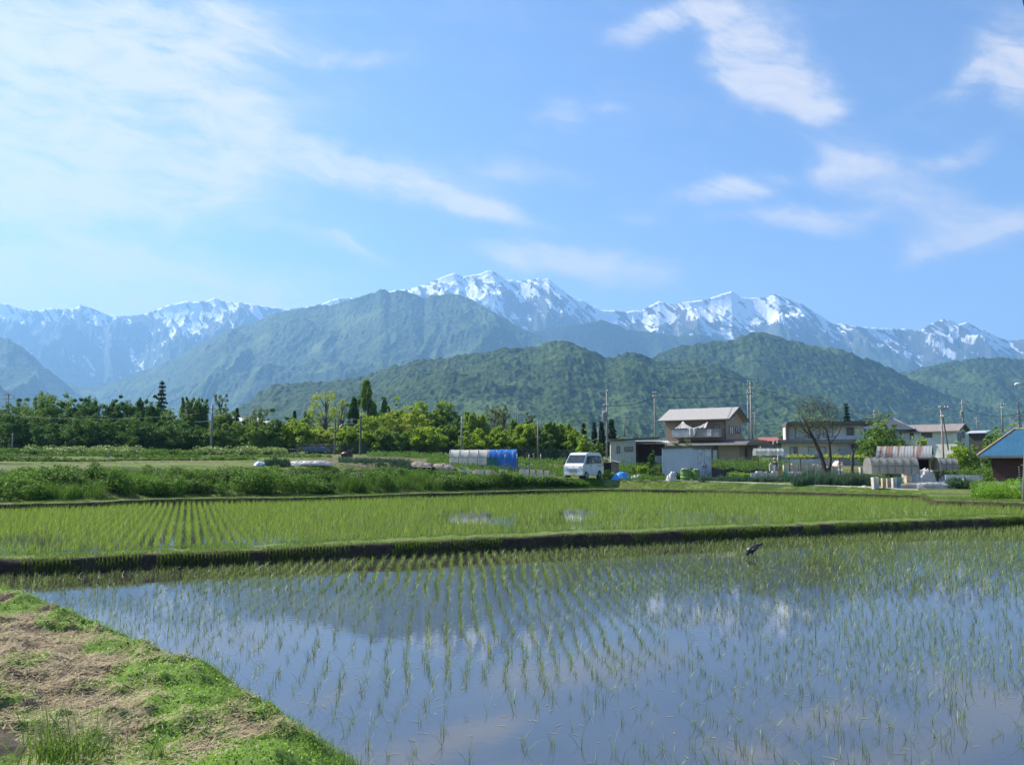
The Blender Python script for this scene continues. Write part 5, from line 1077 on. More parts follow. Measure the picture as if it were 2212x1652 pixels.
# --- low red roof and grey roof far behind
Y = 130; pc = gp(1672, Y); Z = lambda v: hz(v, Y) - pc.z; root = thing('red_roofed_house', 'low far house with rusty red roof right of the brown house', 'house', pc, R(-16)); walls(root, 7, 6, -.3, Z(952), mat('brown_wall', (.20, .17, .15), .8), 'wall', -2); gable_roof(root, 7, 6, Z(951), Z(943), .5, mat('red_tile', (.33, .10, .07), .7), .3, -2)
# far pale roofs through the left trees
for i, (u, v, w, lb) in enumerate(((516, 903, 22, 'small white far roof showing between the trees, leftmost'), (545, 905, 24, 'small white far roof showing between the trees, middle one'), (570, 911, 26, 'pale pinkish far roof low between the trees, rightmost'))):
    Y = 230; pc = gp(u, Y); k = kpx(Y); Z = lambda v: hz(v, Y) - pc.z; root = thing('far_house', lb, 'house', pc, R(25)); walls(root, w * k, 5, -.3, Z(v + 5), WHITEW, 'wall', -w * k / 2); gable_roof(root, w * k, 5, Z(v + 5), Z(v - 3), .5, mat('white_roof', (.75, .68, .64), .5), .3, -w * k / 2)
# --- rusty roofed shed
Y = 57; pc = gp(2012, Y); k = kpx(Y); pc.z -= .15; Z = lambda v: hz(v, Y) - pc.z; root = thing('rusty_shed', 'dark open shed with streaky rusty corrugated roof', 'shed', pc, R(-30)); Wd, D = 3.15, 2.4
m = bpy.data.materials.new('rusty_corrugated'); m.use_nodes = True; t = m.node_tree; p = t.nodes['Principled BSDF']; tc = N(t, 'ShaderNodeTexCoord'); mp = N(t, 'ShaderNodeMapping'); mp.inputs['Scale'].default_value = (2.4, .12, .12); t.links.new(tc.outputs['Object'], mp.inputs[0])
n_ = N(t, 'ShaderNodeTexNoise', i_Scale=1.5, i_Detail=4.0); t.links.new(mp.outputs[0], n_.inputs['Vector']); t.links.new(mixc(t, maprange(t, n_.outputs[0], .50, .58), (.24, .25, .25), (.17, .10, .075)), p.inputs['Base Color']); p.inputs['Roughness'].default_value = .6
MB().box(-Wd, 0, D - .1, D, -.3, Z(986)).box(-Wd, -Wd + .08, 0, D - .1, -.3, Z(986)).box(-.08, 0, 0, D - .1, -.3, Z(986)).build('wall', mat('black_boards', (.035, .035, .035), .85), root)
rf = []; nW = 60
for i in range(nW + 1):
    xx = -Wd - .35 + (Wd + .5) * i / nW; rip = .018 * math.cos(i * 1.9); rf.append((xx, rip))
V = [(xx, y_, z_ + rip) for (y_, z_) in ((-.45, Z(988) - .02), (.95, Z(975) + .42), (D + .4, Z(988) + .25)) for xx, rip in rf]
o = npmesh('roof', V, grid_faces(3, nW + 1), m, root); o.modifiers.new('t', 'SOLIDIFY').thickness = .03
MB().box(-Wd - .35, .15, -.47, -.44, Z(988) - .14, Z(988) - .03).build('fascia', mat('rust_edge', (.16, .07, .05), .7), root)
for q in (-Wd + .1, -1.9, -.12): MB().box(q, q + .09, -.02, .07, -.2, Z(989)).build('post', WOODP, root)
MB().box(-.04, .04, -.3, -.03, -.2, Z(992)).build('side_board', mat('yellow_board', (.35, .25, .10), .7), root)
# --- blue roofed barn
Y = 54; pc = gp(2147, Y); k = kpx(Y); pc.z = hz(1043, Y); Z = lambda v: hz(v, Y) - pc.z; root = thing('blue_roofed_barn', 'dark red brown barn with bright blue metal roof at the right edge', 'barn', pc, R(-32)); Wd, D = 7.5, 5.0
walls(root, Wd, D, -.3, Z(984), mat('dark_red_boards', (.085, .035, .03), .8, scale=2, stretch=(1, 1, 10)), 'wall')
o_ = .85; ze_ = Z(984); zr_ = Z(925) ; hx = 2.25
MB().add([(-o_, -o_, ze_), (Wd + o_, -o_, ze_), (Wd + o_, D + o_, ze_), (-o_, D + o_, ze_), (hx - o_ + .0, D / 2, zr_), (Wd + o_, D / 2, zr_)], [(0, 1, 5, 4), (1, 2, 5), (2, 3, 4, 5), (3, 0, 4), (0, 3, 2, 1)]).build('roof', mat('blue_metal_roof', (.028, .105, .18), .45, scale=1.2, var=.12, stretch=(5, 1, 1)), root)
MB().tube([(-o_, -o_, ze_ + .02), (hx - o_, D / 2, zr_ + .02), (Wd + o_, D / 2, zr_ + .02)], .07, 6).build('roof_edge', mat('orange_edge', (.55, .36, .20), .5), root)
MB().box(-o_, Wd + o_, -o_ - .06, -o_ + .0, ze_ - .16, ze_ - .004).build('fascia', mat('fascia_grey2', (.22, .21, .20), .6), root)
MB().box(1.6, Wd, -.06, -.005, 1.18, 1.24).build('rail', CERAM, root)
MB().box(3.0, 6.2, -.03, -.004, .9, 2.0).build('opening_shade_panel', mat('painted_opening_shade', (.02, .018, .016), .9), root)  # no hole cut: shade inside the barn is painted as a dark panel
win(root, 'l', .9, 1.9, .9, 1.8, D, 0, mull=0)
# ------------------------------------------------------------------ garden structures
FILM = mat('plastic_film', (.36, .345, .335), .3, scale=2, var=.15, transl=.35, alpha=.82)
FILMD = mat('dusty_film', (.66, .63, .60), .4, scale=2, var=.2, transl=.3, alpha=.9)
CLEAR = mat('clear_film', (.62, .66, .72), .25, scale=2, var=.2, transl=.3, alpha=.45)
PIPE = mat('hoop_pipe', (.14, .14, .15), .4, metal=.5)
BLUE = mat('blue_tarp', (.015, .13, .42), .45, scale=3, var=.3, bump=.3)
def hoop_tunnel(name, label, cat, loc, rz, L_, w, h, nh, film, r_=.02, wall=.55, foot=0, wrinkle=.02, film_range=(0, 1), ends=True, zlow=0, rails=(0.55, 1.0), seed=0):
    """rounded tunnel along local x; hoops, rails, film cover"""
    root = thing(name, label, cat, loc, rz); rr = np.random.default_rng(seed)
    def prof(n=17):
        q = []
        for i in range(n):
            a = math.pi * i / (n - 1); c, s_ = math.cos(a), math.sin(a); q.append((math.copysign(abs(c) ** .8, c) * w / 2, max(0, abs(s_) ** .78) * h))
        return q
    pr = prof()
    for i in range(nh): xx = L_ * i / (nh - 1); MB().tube([(xx, y_ * 1.035, z_ * 1.03) for y_, z_ in pr], r_, 5, False).build('hoop', PIPE, root)
    rl = MB()
    for f in rails:
        j = min(range(9), key=lambda q: abs(pr[q][1] - h * f)); 
        for jj in (j, 16 - j): rl.tube([(0, pr[jj][0] * 1.04, pr[jj][1] * 1.035), (L_, pr[jj][0] * 1.04, pr[jj][1] * 1.035)], r_ * .8, 5, False)
    rl.build('rail', PIPE, root)
    if film:
        x0, x1 = L_ * film_range[0], L_ * film_range[1]; nx = max(6, int((x1 - x0) / .12)); V = []
        for i in range(nx + 1):
            xx = x0 + (x1 - x0) * i / nx; ph = (xx / L_ * (nh - 1)) % 1; sag = math.sin(ph * math.pi) * wrinkle * 2
            for (y_, z_) in pr:
                zz_ = max(z_, zlow); V.append((xx, y_ * (1.02 - sag) + rr.normal(0, wrinkle * .3), zz_ * (1.015 - sag * .7) + rr.normal(0, wrinkle * .3)))
        o = npmesh('cover', np.array(V), grid_faces(nx + 1, 17), film, root, smooth=True)
        if ends:
            for xe in (x0, x1):
                e = MB().add([(xe, y_ * .99, max(z_, zlow) * .995) for y_, z_ in pr], [tuple(range(17))]).build('end_sheet', film, root)
    return root
# big hoop house with white film and blue tarp end
Y = 70; pc = gp(974, Y); pc.z = hz(1017, Y) ; k = kpx(Y)
root = hoop_tunnel('hoop_house', 'dusty white plastic covered hoop house joined to a blue tarpaulin end', 'greenhouse', pc, R(-4), 5.7, 2.1, 1.83, 8, FILMD, .022, wrinkle=.012, film_range=(0, .60), rails=(.35, .66, 1.0), seed=4)
V = []; rr = np.random.default_rng(2)
for i in range(30):
    xx = 3.45 + 2.35 * i / 29
    for j in range(17):
        a = math.pi * j / 16; c, s_ = math.cos(a), math.sin(a); f = 1 + .012 * math.sin(i * 1.3 + j) + (.04 * (i > 25))
        V.append((xx + .03 * math.sin(j), math.copysign(abs(c) ** .75, c) * 1.12 * f, abs(s_) ** .74 * 1.86 * (1 - .008 * math.sin(i * .9))))
npmesh('blue_tarpaulin', np.array(V), grid_faces(30, 17), BLUE, root, smooth=True); MB().add([(5.78, math.copysign(abs(math.cos(math.pi * j / 16)) ** .75, math.cos(math.pi * j / 16)) * 1.1, abs(math.sin(math.pi * j / 16)) ** .74 * 1.83) for j in range(17)], [tuple(range(17))]).build('tarpaulin_end', BLUE, root)
npmesh('green_net', np.array([(3.3 + .9 * i / 6, -1.17 - .02 * math.sin(i), .02 + 1.15 * j / 5) for i in range(7) for j in range(6)]), grid_faces(7, 6), mat('green_net', (.02, .16, .13), .6, alpha=.85), root)
hoop_tunnel('tunnel_frame', 'bare row of hoops without film right of the blue tarpaulin', 'greenhouse frame', gp(1092, 68), R(-3), 3.0, 1.6, 1.4, 4, None, .014, rails=(1.0,), seed=5)
pb = gp(1122, 69); root = thing('white_board', 'pale boards lying on edge between hoops and van', 'board', pb); MB().box(-.85, .1, 0, .04, -.1, .45).box(.2, .95, 0, .04, -.1, .42).build('panel', mat('pale_panel', (.55, .55, .50), .7), root)
# hoop tunnel in front of the rusty shed, raised film
Y = 53.5; pc = gp(1873, Y); k = kpx(Y); pc.z = hz(1046, Y)
def raised(u0, u1, vt, vbm, vfoot, Y, w, label, nh, rz, seed, film=FILM):
    pc = gp(u0, Y); pc.z = hz(vbm, Y); k = kpx(Y); L_ = (u1 - u0) * k / math.cos(rz - 0); h = (vbm - vt) * k
    r0 = hoop_tunnel('rain_shelter', label, 'greenhouse', pc, rz, L_, w, h, nh, film, .014, wrinkle=.03, rails=(.5, .95), seed=seed)
    lg = (vfoot - vbm) * k
    for i in range(nh):
        for y_ in (-w / 2, w / 2): MB().tube([(L_ * i / (nh - 1), y_, .02), (L_ * i / (nh - 1), y_, -lg)], .014, 5).build('leg', PIPE, r0)
    return r0
raised(1875, 1973, 988, 1023, 1040, 54, 1.6, 'raised rain shelter with clouded film in front of the rusty roofed shed', 7, R(-3), 7)
raised(2024, 2060, 989, 1015, 1030, 57, 1.5, 'small clouded rain shelter right of the rusty roofed shed', 4, R(-8), 8)
raised(1630, 1658, 968, 984, 1002, 86, 1.8, 'left one of two clear plastic shelters right of the brown house', 4, R(-6), 9, CLEAR)
raised(1662, 1689, 968, 984, 1002, 86, 1.8, 'right one of two clear plastic shelters right of the brown house', 4, R(-6), 10, CLEAR)
def mound(name, label, cat, u, Y, wpx, vt, vb, m, depth=1.0, seed=0, rz=0, peak=1.6, folds=.06, n=28):
    """crumpled low mound"""
    ys = np.arange(float(Yline(B2, u)) + 3.4, 96, .25); vg = np.array([996 - (gp(u, float(q)).z - EYE) / q * FPX for q in ys]); j = int(np.argmin(np.abs(vg - vb) + .05 * np.abs(ys - Y)))
    if name != 'dirt_heap' and abs(vg[j] - vb) < 8: Y = float(ys[j])
    pc = gp(u, Y); pc.z -= .03; k = kpx(Y); w = wpx * k; depth = depth * w / max(.01, wpx * kpx(60)) ; h = max(.12, (vb - vt) * k); r = np.random.default_rng(seed); V = []
    for i in range(n):
        for j in range(n):
            a = -1 + 2 * i / (n - 1); b = -1 + 2 * j / (n - 1); q = max(0, 1 - (abs(a) ** 2.2 + abs(b) ** 2.2)); f = fbm(a * 2.2 + seed, b * 2.2, 3, seed) - .5; ff = ridged(a * 3.3 + seed + b, b * 2.4 - a, 3, seed + 1)
            V.append((a * w / 2, b * depth / 2, h * .9 * (q ** (1 / peak)) * (1 + f * folds * 6) + ff * folds * 2.6 * h * min(1, q * 3)))
    o = npmesh(name, np.array(V), grid_faces(n, n), m, smooth=False, loc=pc); o.rotation_euler = (0, 0, rz); return tag(o, label, cat)
def low_tunnel(u0, u1, vt, vb, Y, label, nh=6, film=None, rz=0.0, w=.9, seed=1):
    return mound('row_cover', label, 'row cover', (u0 + u1) / 2, Y, u1 - u0, vt, vb, film or SHEET, w, seed, rz, peak=2.6, folds=.07, n=44)
low_tunnel(1930, 2012, 1041, 1052, 53, 'long low white row cover by the road left of the potato plants, left half hidden', 7, FILM, R(-6), .8, 1)
low_tunnel(1973, 2056, 1040, 1053, 51.8, 'rounded white row cover closest to the road, left of the potato plants', 7, mat('greyish_film', (.48, .46, .46), .4, scale=3, transl=.25), R(-3), .9, 2)
low_tunnel(2108, 2188, 1039, 1057, 47.5, 'white netting row cover in front of the blue roofed barn', 7, FILM, R(-8), 1.1, 3)
low_tunnel(2162, 2215, 1044, 1058, 46.5, 'small bright row cover nearest the ribbed pole', 4, SHEET, R(-4), .9, 4)
low_tunnel(1798, 1822, 1012, 1020, 63, 'small arched white cover right of the bare tree trunks', 4, SHEET, R(-5), .9, 5)
mound('plastic_heap', 'tall crumpled heap of white plastic sheeting by the rusty roofed shed', 'plastic sheet', 1993, 52.5, 60, 1015, 1045, SHEET, 1.2, 3, peak=1.8, folds=.12)
mound('plastic_heap', 'crumpled white plastic lying right of the tall plastic heap', 'plastic sheet', 2040, 53, 26, 1031, 1045, SHEET, .8, 4, peak=1.15, folds=.30)
mound('plastic_heap', 'crumpled white plastic sheet before the white outbuilding', 'plastic sheet', 1352, 66, 44, 1003, 1014, SHEET, 1.0, 5, peak=1.15, folds=.30)
mound('plastic_heap', 'white and pink crumpled sheet left of the grey metal shed', 'plastic sheet', 1402, 66, 30, 1003, 1012, SHEET, .9, 6, peak=1.15, folds=.30)
mound('plastic_heap', 'low white sheet on the ground right of the blue tarp', 'plastic sheet', 1376, 61, 30, 1027, 1034, SHEET, .7, 7, peak=1.15, folds=.30)
mound('plastic_heap', 'small grey white plastic bundle left of the green drums', 'plastic sheet', 1450, 60.3, 24, 1026, 1040, SHEET, .7, 8, peak=1.15, folds=.30)
mound('plastic_heap', 'pink tinted sheet bundle under the garden trellis', 'plastic sheet', 1811, 75, 24, 996, 1006, mat('pinkish_sheet', (.70, .52, .45), .5), .9, 9, folds=.12)
mound('blue_tarp', 'bright blue tarp pulled into a tent shape beside the van', 'tarp', 1342, 60.3, 50, 1017, 1036, mat('light_blue_tarp', (.06, .30, .72), .45, scale=3, var=.15), 1.1, 11, peak=.75, folds=.05)
mound('blue_tarp', 'small flat blue and white tarp left of the clump of leeks', 'tarp', 561, 57, 24, 997, 1004, mat('light_blue_tarp2', (.12, .35, .72), .4, scale=5, col2=(.7, .75, .8)), .9, 12, folds=.15)
mound('soil_mound', 'grey brown heap of soil left of the hoop house', 'soil heap', 905, 61, 64, 996, 1008, mat('mound_soil', (.26, .21, .17), .95, scale=3, var=.4, bump=.6), 1.8, 13, peak=1.2, folds=.12)
mound('soil_mound', 'low second heap of soil running right toward the hoop house', 'soil heap', 955, 62, 60, 1001, 1011, mat('mound_soil', (.26, .21, .17), .95), 1.5, 14, peak=1.2, folds=.12)
mound('mulch_sheet', 'long strip of crumpled white mulch sheet in the field', 'plastic sheet', 668, 58.5, 108, 996.5, 1003.5, SHEET, 1.1, 15, peak=3, folds=.2, n=60)
mound('dirt_heap', 'pale rubble heap behind the pale green plants near the trees', 'soil heap', 575, 108, 60, 966, 976, mat('pale_soil', (.42, .37, .33), .9), 3, 16, folds=.08)
mound('orange_net', 'small orange net lying behind the white row covers', 'net', 1955, 52.5, 40, 1035, 1040, mat('orange_net', (.45, .12, .06), .7), .6, 17, folds=.1)
mound('blue_bag', 'small pale blue bag on the ground left of the hoop house', 'bag', 966, 63, 18, 1010, 1017, mat('pale_blue_bag', (.25, .45, .65), .5), .5, 18, folds=.1)
# plastic sleeves round young plants
def sleeve(u, Y, wpx, vt, label, col, group, ang=0, name='plant_sleeve'):
    pc = gp(u, Y); k = kpx(Y); w = wpx * k * .5; h = hz(vt, Y) - pc.z; root = thing(name, label, 'plant cover', pc, ang, group); r = random.Random(u)
    mb = MB(); q = [(-w, -w * .8), (w, -w * .8), (w, w * .8), (-w, w * .8)]; tp = [(x_ * (1.05 + r.uniform(-.1, .12)), y_ * 1.05) for x_, y_ in q]
    n = 4
    vs = [(x_, y_, -.03) for x_, y_ in q] + [(x_, y_, h * r.uniform(.92, 1.04)) for x_, y_ in tp] + [(x_ * .93, y_ * .93, h * .96) for x_, y_ in tp] + [(x_ * .93, y_ * .93, 0) for x_, y_ in q]
    mb.add(vs, [(i + 4 * l, (i + 1) % 4 + 4 * l, (i + 1) % 4 + 4 * l + 4, i + 4 * l + 4) for l in range(3) for i in range(4)]); mb.build('bag', col, root)
    st = MB()
    for x_, y_ in q: st.tube([(x_ * .97, y_ * .97, -.1), (x_ * .97, y_ * .97, h + .05)], .008, 4)
    st.build('stake', PIPE, root); return root
WB = mat('white_bag', (.72, .70, .68), .45, scale=5, col2=(.60, .50, .48), transl=.25); CB = {'g': mat('green_bag', (.05, .50, .12), .45, transl=.2), 'o': mat('ochre_bag', (.62, .45, .15), .45, transl=.2), 't': mat('teal_bag', (.20, .55, .48), .45, transl=.2), 'b': mat('blue_bag_mat', (.22, .42, .62), .45, transl=.2), 'y': mat('yellow_print_bag', (.62, .60, .40), .45, col2=(.62, .35, .28), transl=.2)}
GS = 'plastic sleeves round garden plants'
fr = [(1628,11,1021,'w','white plastic sleeve at the left end of the front row'),(1640,11,1017,'w','white sleeve second from the left in the front row'),(1651,12,1018,'w','white sleeve with pink print third from the left in the front row'),
 (1663,10,1020,'w','shorter white sleeve fourth from the left in the front row'),(1674,11,1017,'w','white sleeve just left of the ochre one'),(1685,11,1017,'o','ochre yellow sleeve beside the green one'),(1696,10,1020,'g','vivid green sleeve right of the ochre one'),
 (1707,11,1019,'w','white sleeve just right of the vivid green one'),(1718,11,1018,'w','white sleeve second right of the vivid green one'),(1729,11,1018,'w','white sleeve third right of the vivid green one'),(1740,10,1018,'t','teal topped sleeve near the right end of the front row'),(1738,7,1026,'y','small yellow printed sleeve below the teal one'),(1750,10,1020,'w','white sleeve at the right end of the front row')]
for u, w, vt, c, lb in fr: sleeve(u, 60.0 if c != 'y' else 59.3, w, vt, lb, WB if c == 'w' else CB[c], GS, R(random.Random(u).uniform(-14, 14)))
for i, (u, w, vt) in enumerate([(1668,10,1002),(1678,9,1003),(1697,9,1003),(1707,10,1002),(1717,12,1000),(1729,9,1003),(1740,11,1003),(1751,10,1003),(1763,11,1003),(1776,9,1007),(1792,12,1006),(1804,10,1007)]):
    lbs = ['white sleeve at the left end of the back row, left of the person','white sleeve second in the back row, beside the person','white sleeve just right of the person','white sleeve second to the right of the person','wider bluish sleeve third to the right of the person','white sleeve fourth to the right of the person in the back row','white sleeve in the back row left of the bare tree','white sleeve in the back row nearly touching the bare tree','white sleeve behind the left trunk of the bare tree','white sleeve between the two trunks of the bare tree','wide white sleeve right of the two trunks','white sleeve at the right end of the back row']
    sleeve(u, 68, w, vt, lbs[i], WB, GS, R(i * 7 % 20 - 10))
for u, w, vt, Y, c, lb in [(1891,12,1030,50.5,'w','tall white sleeve at the road edge right of the leek bed'),(1909,8,1032,50.8,'y','printed sleeve second right of the leek bed'),(1919,7,1033,51,'y','narrow printed sleeve third right of the leek bed'),(1932,9,1031,51.2,'w','white sleeve left of the pale blue one by the road'),(1941,7,1031,51.2,'b','pale blue sleeve by the road under the rain shelter'),(1962,12,1027,52.5,'y','faded printed sleeve under the right end of the rain shelter'),
   (1872,10,1008,62,'w','white sleeve left of the clouded rain shelter'),(1862,9,1009,62,'w','white sleeve left of its neighbour before the clouded shelter'),(2029,12,1010,60,'w','white sleeve below the small clouded shelter'),(2018,8,1012,60,'w','narrow white sleeve left of the small clouded shelter')]:
    sleeve(u, Y, w, vt, lb, WB if c == 'w' else CB[c], GS, R(8))
for u, w, vt, Y, c, lb in [(1129,12,1014,62,'g','greenish white sleeve in front of the dusty hoop house'),(1137-0,10,1015,62,'w','white sleeve beside the greenish one before the hoop house')]:
    pass
for i, (u, w, vt, c, lb) in enumerate([(1001,9,1013,'t','greenish white bag in front of the hoop house film, leftmost'),(1009,9,1014,'w','white bag right beside the greenish one before the hoop house'),(1030,12,1015,'w','white bag below the border of film and blue tarpaulin'),(1039,9,1015,'w','white bag just left of the blue tarpaulin middle'),(1055,9,1015,'w','white bag below the middle of the blue tarpaulin'),(1063,8,1016,'y','printed bag below the blue tarpaulin'),(1084,8,1014,'w','white bag at the right end of the blue tarpaulin'),(1091,9,1015,'w','second white bag at the right end of the blue tarpaulin'),
   (1127,8,1013,'w','white bag under the bare hoops, leftmost of five'),(1137,9,1014,'w','second of five white bags left of the van'),(1151,8,1014,'w','third of five white bags left of the van'),(1166,10,1015,'w','fourth of five white bags left of the van'),(1181,9,1016,'w','white bag touching the left side of the van')]):
    sleeve(u, 61, w, vt, lb, WB if c == 'w' else CB[c], 'white bags standing in the field left of the van', R(i * 11 % 24 - 12))
# garden boards, trellis, fences
pc = gp(2075, 55); k = kpx(55); Z = lambda v: hz(v, 55) - pc.z; root = thing('garden_board', 'long low white board standing behind the potato plants', 'board', pc, R(-6)); MB().box(-2 * k - .9, 9 * k, 0, .04, Z(1036), Z(1025)).box(12 * k, 46 * k, -.02, .02, Z(1037), Z(1026)).build('panel', mat('white_panel', (.72, .68, .74), .5), root)
pc = gp(1955, 55.5); k = kpx(55.5); Z = lambda v: hz(v, 55.5) - pc.z; root = thing('water_tank', 'pale blue box behind the sleeves below the rusty shed', 'box', pc); MB().box(0, 24 * k, 0, .5, Z(1042), Z(1024)).build('body', mat('pale_blue_box', (.42, .50, .58), .5), root, bevel=.03); MB().box(-.03, 24 * k + .03, -.03, .53, Z(1024) + .003, Z(1022)).build('lid', CERAM, root)
pc = gp(1770, 66); k = kpx(66); Z = lambda v: hz(v, 66) - pc.z; root = thing('vine_trellis', 'dark wooden vine trellis running behind the bare tree', 'trellis', pc, R(-4))
for u in (1706, 1750 - 20, 1728 + 85, 1868): MB().box((u - 1770) * k, (u - 1770) * k + .09, 0, .09, -.2, Z(991)).build('post', WOODP, root)
for y_ in (0, 1.2): MB().box((1700 - 1770) * k, (1875 - 1770) * k, y_, y_ + .08, Z(991), Z(988.5)).build('beam', WOODP, root)
r = np.random.default_rng(3); n = 1500; C = np.stack([r.uniform((1702 - 1770) * k, (1872 - 1770) * k, n), r.uniform(-.2, 1.4, n), Z(988) + r.normal(0, .10, n) + .06], 1); C = C[fbm(C[:, 0] * 1.5, C[:, 0] * 0, 2, 5) > .48]; V, Q, T = leaves(C, .10, r); npmesh('vine', V, Q, LEAFM['yellow'], root, tint=T)
pc = gp(1840, 63); k = kpx(63); Z = lambda v: hz(v, 63) - pc.z; root = thing('dead_trunk', 'leaning pollarded dark trunk right of the bare tree', 'tree stump', pc); mb = MB().tube([(0, 0, -.2), (.12, 0, Z(990)), (.22, 0, Z(972))], [.14, .11, .06], 8)
for q in range(7): mb.tube([(.18, 0, Z(978)), (.2 + random.Random(q).uniform(-.3, .4), random.Random(q + 9).uniform(-.3, .3), Z(955 + q * 2))], [.03, .008], 4, False)
mb.build('trunk', mat('dark_bark', (0.055, 0.045, 0.04), .9, bump=.4), root)
def netfence(label, pts, h, name='net_fence', m=None, post_r=.02, vstep=.25, hs=4, every=2.0, cat='fence', wire_r=.006, netm=None):
    P = [gp(u, Y) for u, Y in pts]; root = thing(name, label, cat, P[0]); o0 = P[0]; m = m or PIPE; L_ = [(P[i], P[i + 1]) for i in range(len(P) - 1)]; w = MB()
    for a, b in L_:
        d = (b - a).length; n = max(1, int(d / every))
        for i in range(n + 1):
            q = a.lerp(b, i / n) - o0; MB().tube([(q.x, q.y, q.z - .2), (q.x, q.y, q.z + h)], post_r, 6).build('post', m, root)
        for j in range(hs + 1):
            z = h * (.05 + .95 * j / hs); A = a - o0; B = b - o0; w.tube([(A.x, A.y, A.z + z), (B.x, B.y, B.z + z)], wire_r, 3, False)
        for i in range(int(d / vstep)):
            q = a.lerp(b, i * vstep / d) - o0; w.tube([(q.x, q.y, q.z + .02), (q.x, q.y, q.z + h)], wire_r * .8, 3, False)
    w.build('mesh', netm or m, root); return root
netfence('thin garden net fence right of the grey shed before the brown house', [(1545, 66), (1640, 67), (1700, 69)], 1.55, every=1.6, vstep=.3, hs=5, wire_r=.007)
netfence('long dark wire fence along the railway behind the fields', [(640, 105), (860, 106), (1100, 106), (1300, 104)], 1.35, every=2.2, vstep=.22, hs=7, m=mat('fence_dark', (.10, .12, .11), .7), wire_r=.018, post_r=.05, name='wire_fence')
npmf = gp(1548, 62.5); k = kpx(62.5); root = thing('shade_net', 'sagging dark brown shade net fence right of the grey shed', 'fence', npmf)
V = []
for i in range(41):
    a = i / 40; u = 1538 + (1682 - 1538) * a; q = gp(u, 62.5) - npmf; top = (.75 if a < .35 else .62) + .08 * math.cos(a * 18)
    bot = .05 if a < .36 else top - .2
    V += [(q.x, q.y + .05 * math.sin(a * 30), q.z + bot), (q.x, q.y + .05 * math.sin(a * 30 + 1), q.z + top)]
npmesh('net', np.array(V), grid_faces(41, 2), mat('brown_net', (.06, .05, .045), .8), root)
for u in (1539, 1567, 1640, 1681): q = gp(u, 62.6) - npmf; MB().tube([(q.x, q.y, q.z - .1), (q.x, q.y, q.z + .95)], .025, 6).build('post', WOODP, root)
pc = gp(1544, 63); tag(MB().lathe([(.03, .82), (.17, .85), (.2, .95), (.12, 1.03), (.02, 1.05)], 12).build('yellow_cap', mat('yellow_cloth', (.65, .42, .03), .7), loc=pc), 'small yellow bag on the net post right of the grey shed', 'bag')
netfence('low white railing behind the pale green plants', [(590, 107), (642, 107)], .7, name='railing', cat='railing', m=mat('pale_rail', (.5, .5, .46), .6), every=2, vstep=9, hs=1, wire_r=.035, post_r=.04)
netfence('pale lattice gate left of the blue car', [(664, 107), (690, 107)], 1.6, name='lattice_gate', cat='gate', m=mat('pale_lattice', (.45, .42, .38), .7), every=.9, vstep=.3, hs=4, wire_r=.02, post_r=.03)
pc = gp(681, 109); k = kpx(109); Z = lambda v: hz(v, 109) - pc.z; root = thing('orange_digger', 'orange machine half hidden behind the pale lattice gate', 'machine', pc); MB().box(-9 * k, 9 * k, 0, 1.6, Z(976), Z(968)).box(-1 * k, 9 * k, .2, 1.4, Z(968) + .003, Z(961)).build('body', mat('orange_paint', (.42, .16, .03), .5), root, bevel=.06); MB().box(1 * k, 7 * k, .12, .19, Z(967), Z(962.5)).build('window', mat('window_glass', (.10, .12, .13), .08), root); MB().tube([(-10 * k, .8, .25), (10 * k, .8, .25)], .3, 10).build('track', DARKM, root)
pc = gp(1330, 82); root = thing('rail_stack', 'brown boards leaning left of the white outbuilding', 'boards', pc); k = kpx(82); MB().tube([(-30 * k, 0, 0), (-26 * k, 0, 16 * k)], .05, 4).tube([(-26 * k, 0, 0), (-20 * k, 0, 14 * k)], .05, 4).build('board', mat('plank_brown', (.30, .17, .09), .8), root)
# green drums
def drum(u, label, lid):
    Y = 60; pc = gp(u, Y); k = kpx(Y); h = 23 * k; w = 10.5 * k; root = thing('drum', label, 'drum', pc, 0, 'green drums beside the shed')
    MB().lathe([(w * .86, 0), (w * .9, .02), (w * .93, h * .3), (w * .97, h * .32), (w * .93, h * .35), (w * .96, h * .62), (w * 1.0, h * .65), (w * .96, h * .68), (w, h * .97), (w * 1.04, h)], 20).build('body', mat('green_plastic', (.13, .26, .055), .5, var=.2), root)
    MB().lathe([(w * 1.05, h * .275), (w * .98, h * .30)], 20).build('band', mat('yellow_band', (.5, .45, .08), .5), root)
    mb = MB()
    for q in range(6): r = random.Random(q + u); mb.lathe([(.02, h), (.11, h + .01), (.08, h + .07), (.02, h + .08)], 8, r.uniform(-.14, .14), r.uniform(-.12, .12))
    mb.build('contents', mat('pinkish_rubble', (.55, .42, .36), .8), root); return root
drum(1480, 'left and wider of two green plastic drums filled with rubble', 0); d2 = drum(1504, 'right and narrower of two green plastic drums', 0); d2.scale = (.78, .78, .97)
for u, Y, lb in ((1652 + 78, 54.3, 'pale stone lying at the road edge left of the leek bed'), (1889 - 22, 52.4, 'pale stone at the road edge below the leek bed right end')):
    mound('stone', lb, 'stone', u, Y, 14, 1045 if u < 1800 else 1049, 1049 if u < 1800 else 1053, mat('pale_stone', (.55, .5, .46), .8), .3, int(u), folds=.1, n=12)
pc = gp(2200, 44.5); root = thing('concrete_box', 'low pale concrete block in the weeds at the right edge', 'concrete block', pc); MB().box(-.25, .9, -.2, .3, -.1, .62).build('body', mat('block_concrete', (.42, .40, .36), .85, scale=4), root, bevel=.02)
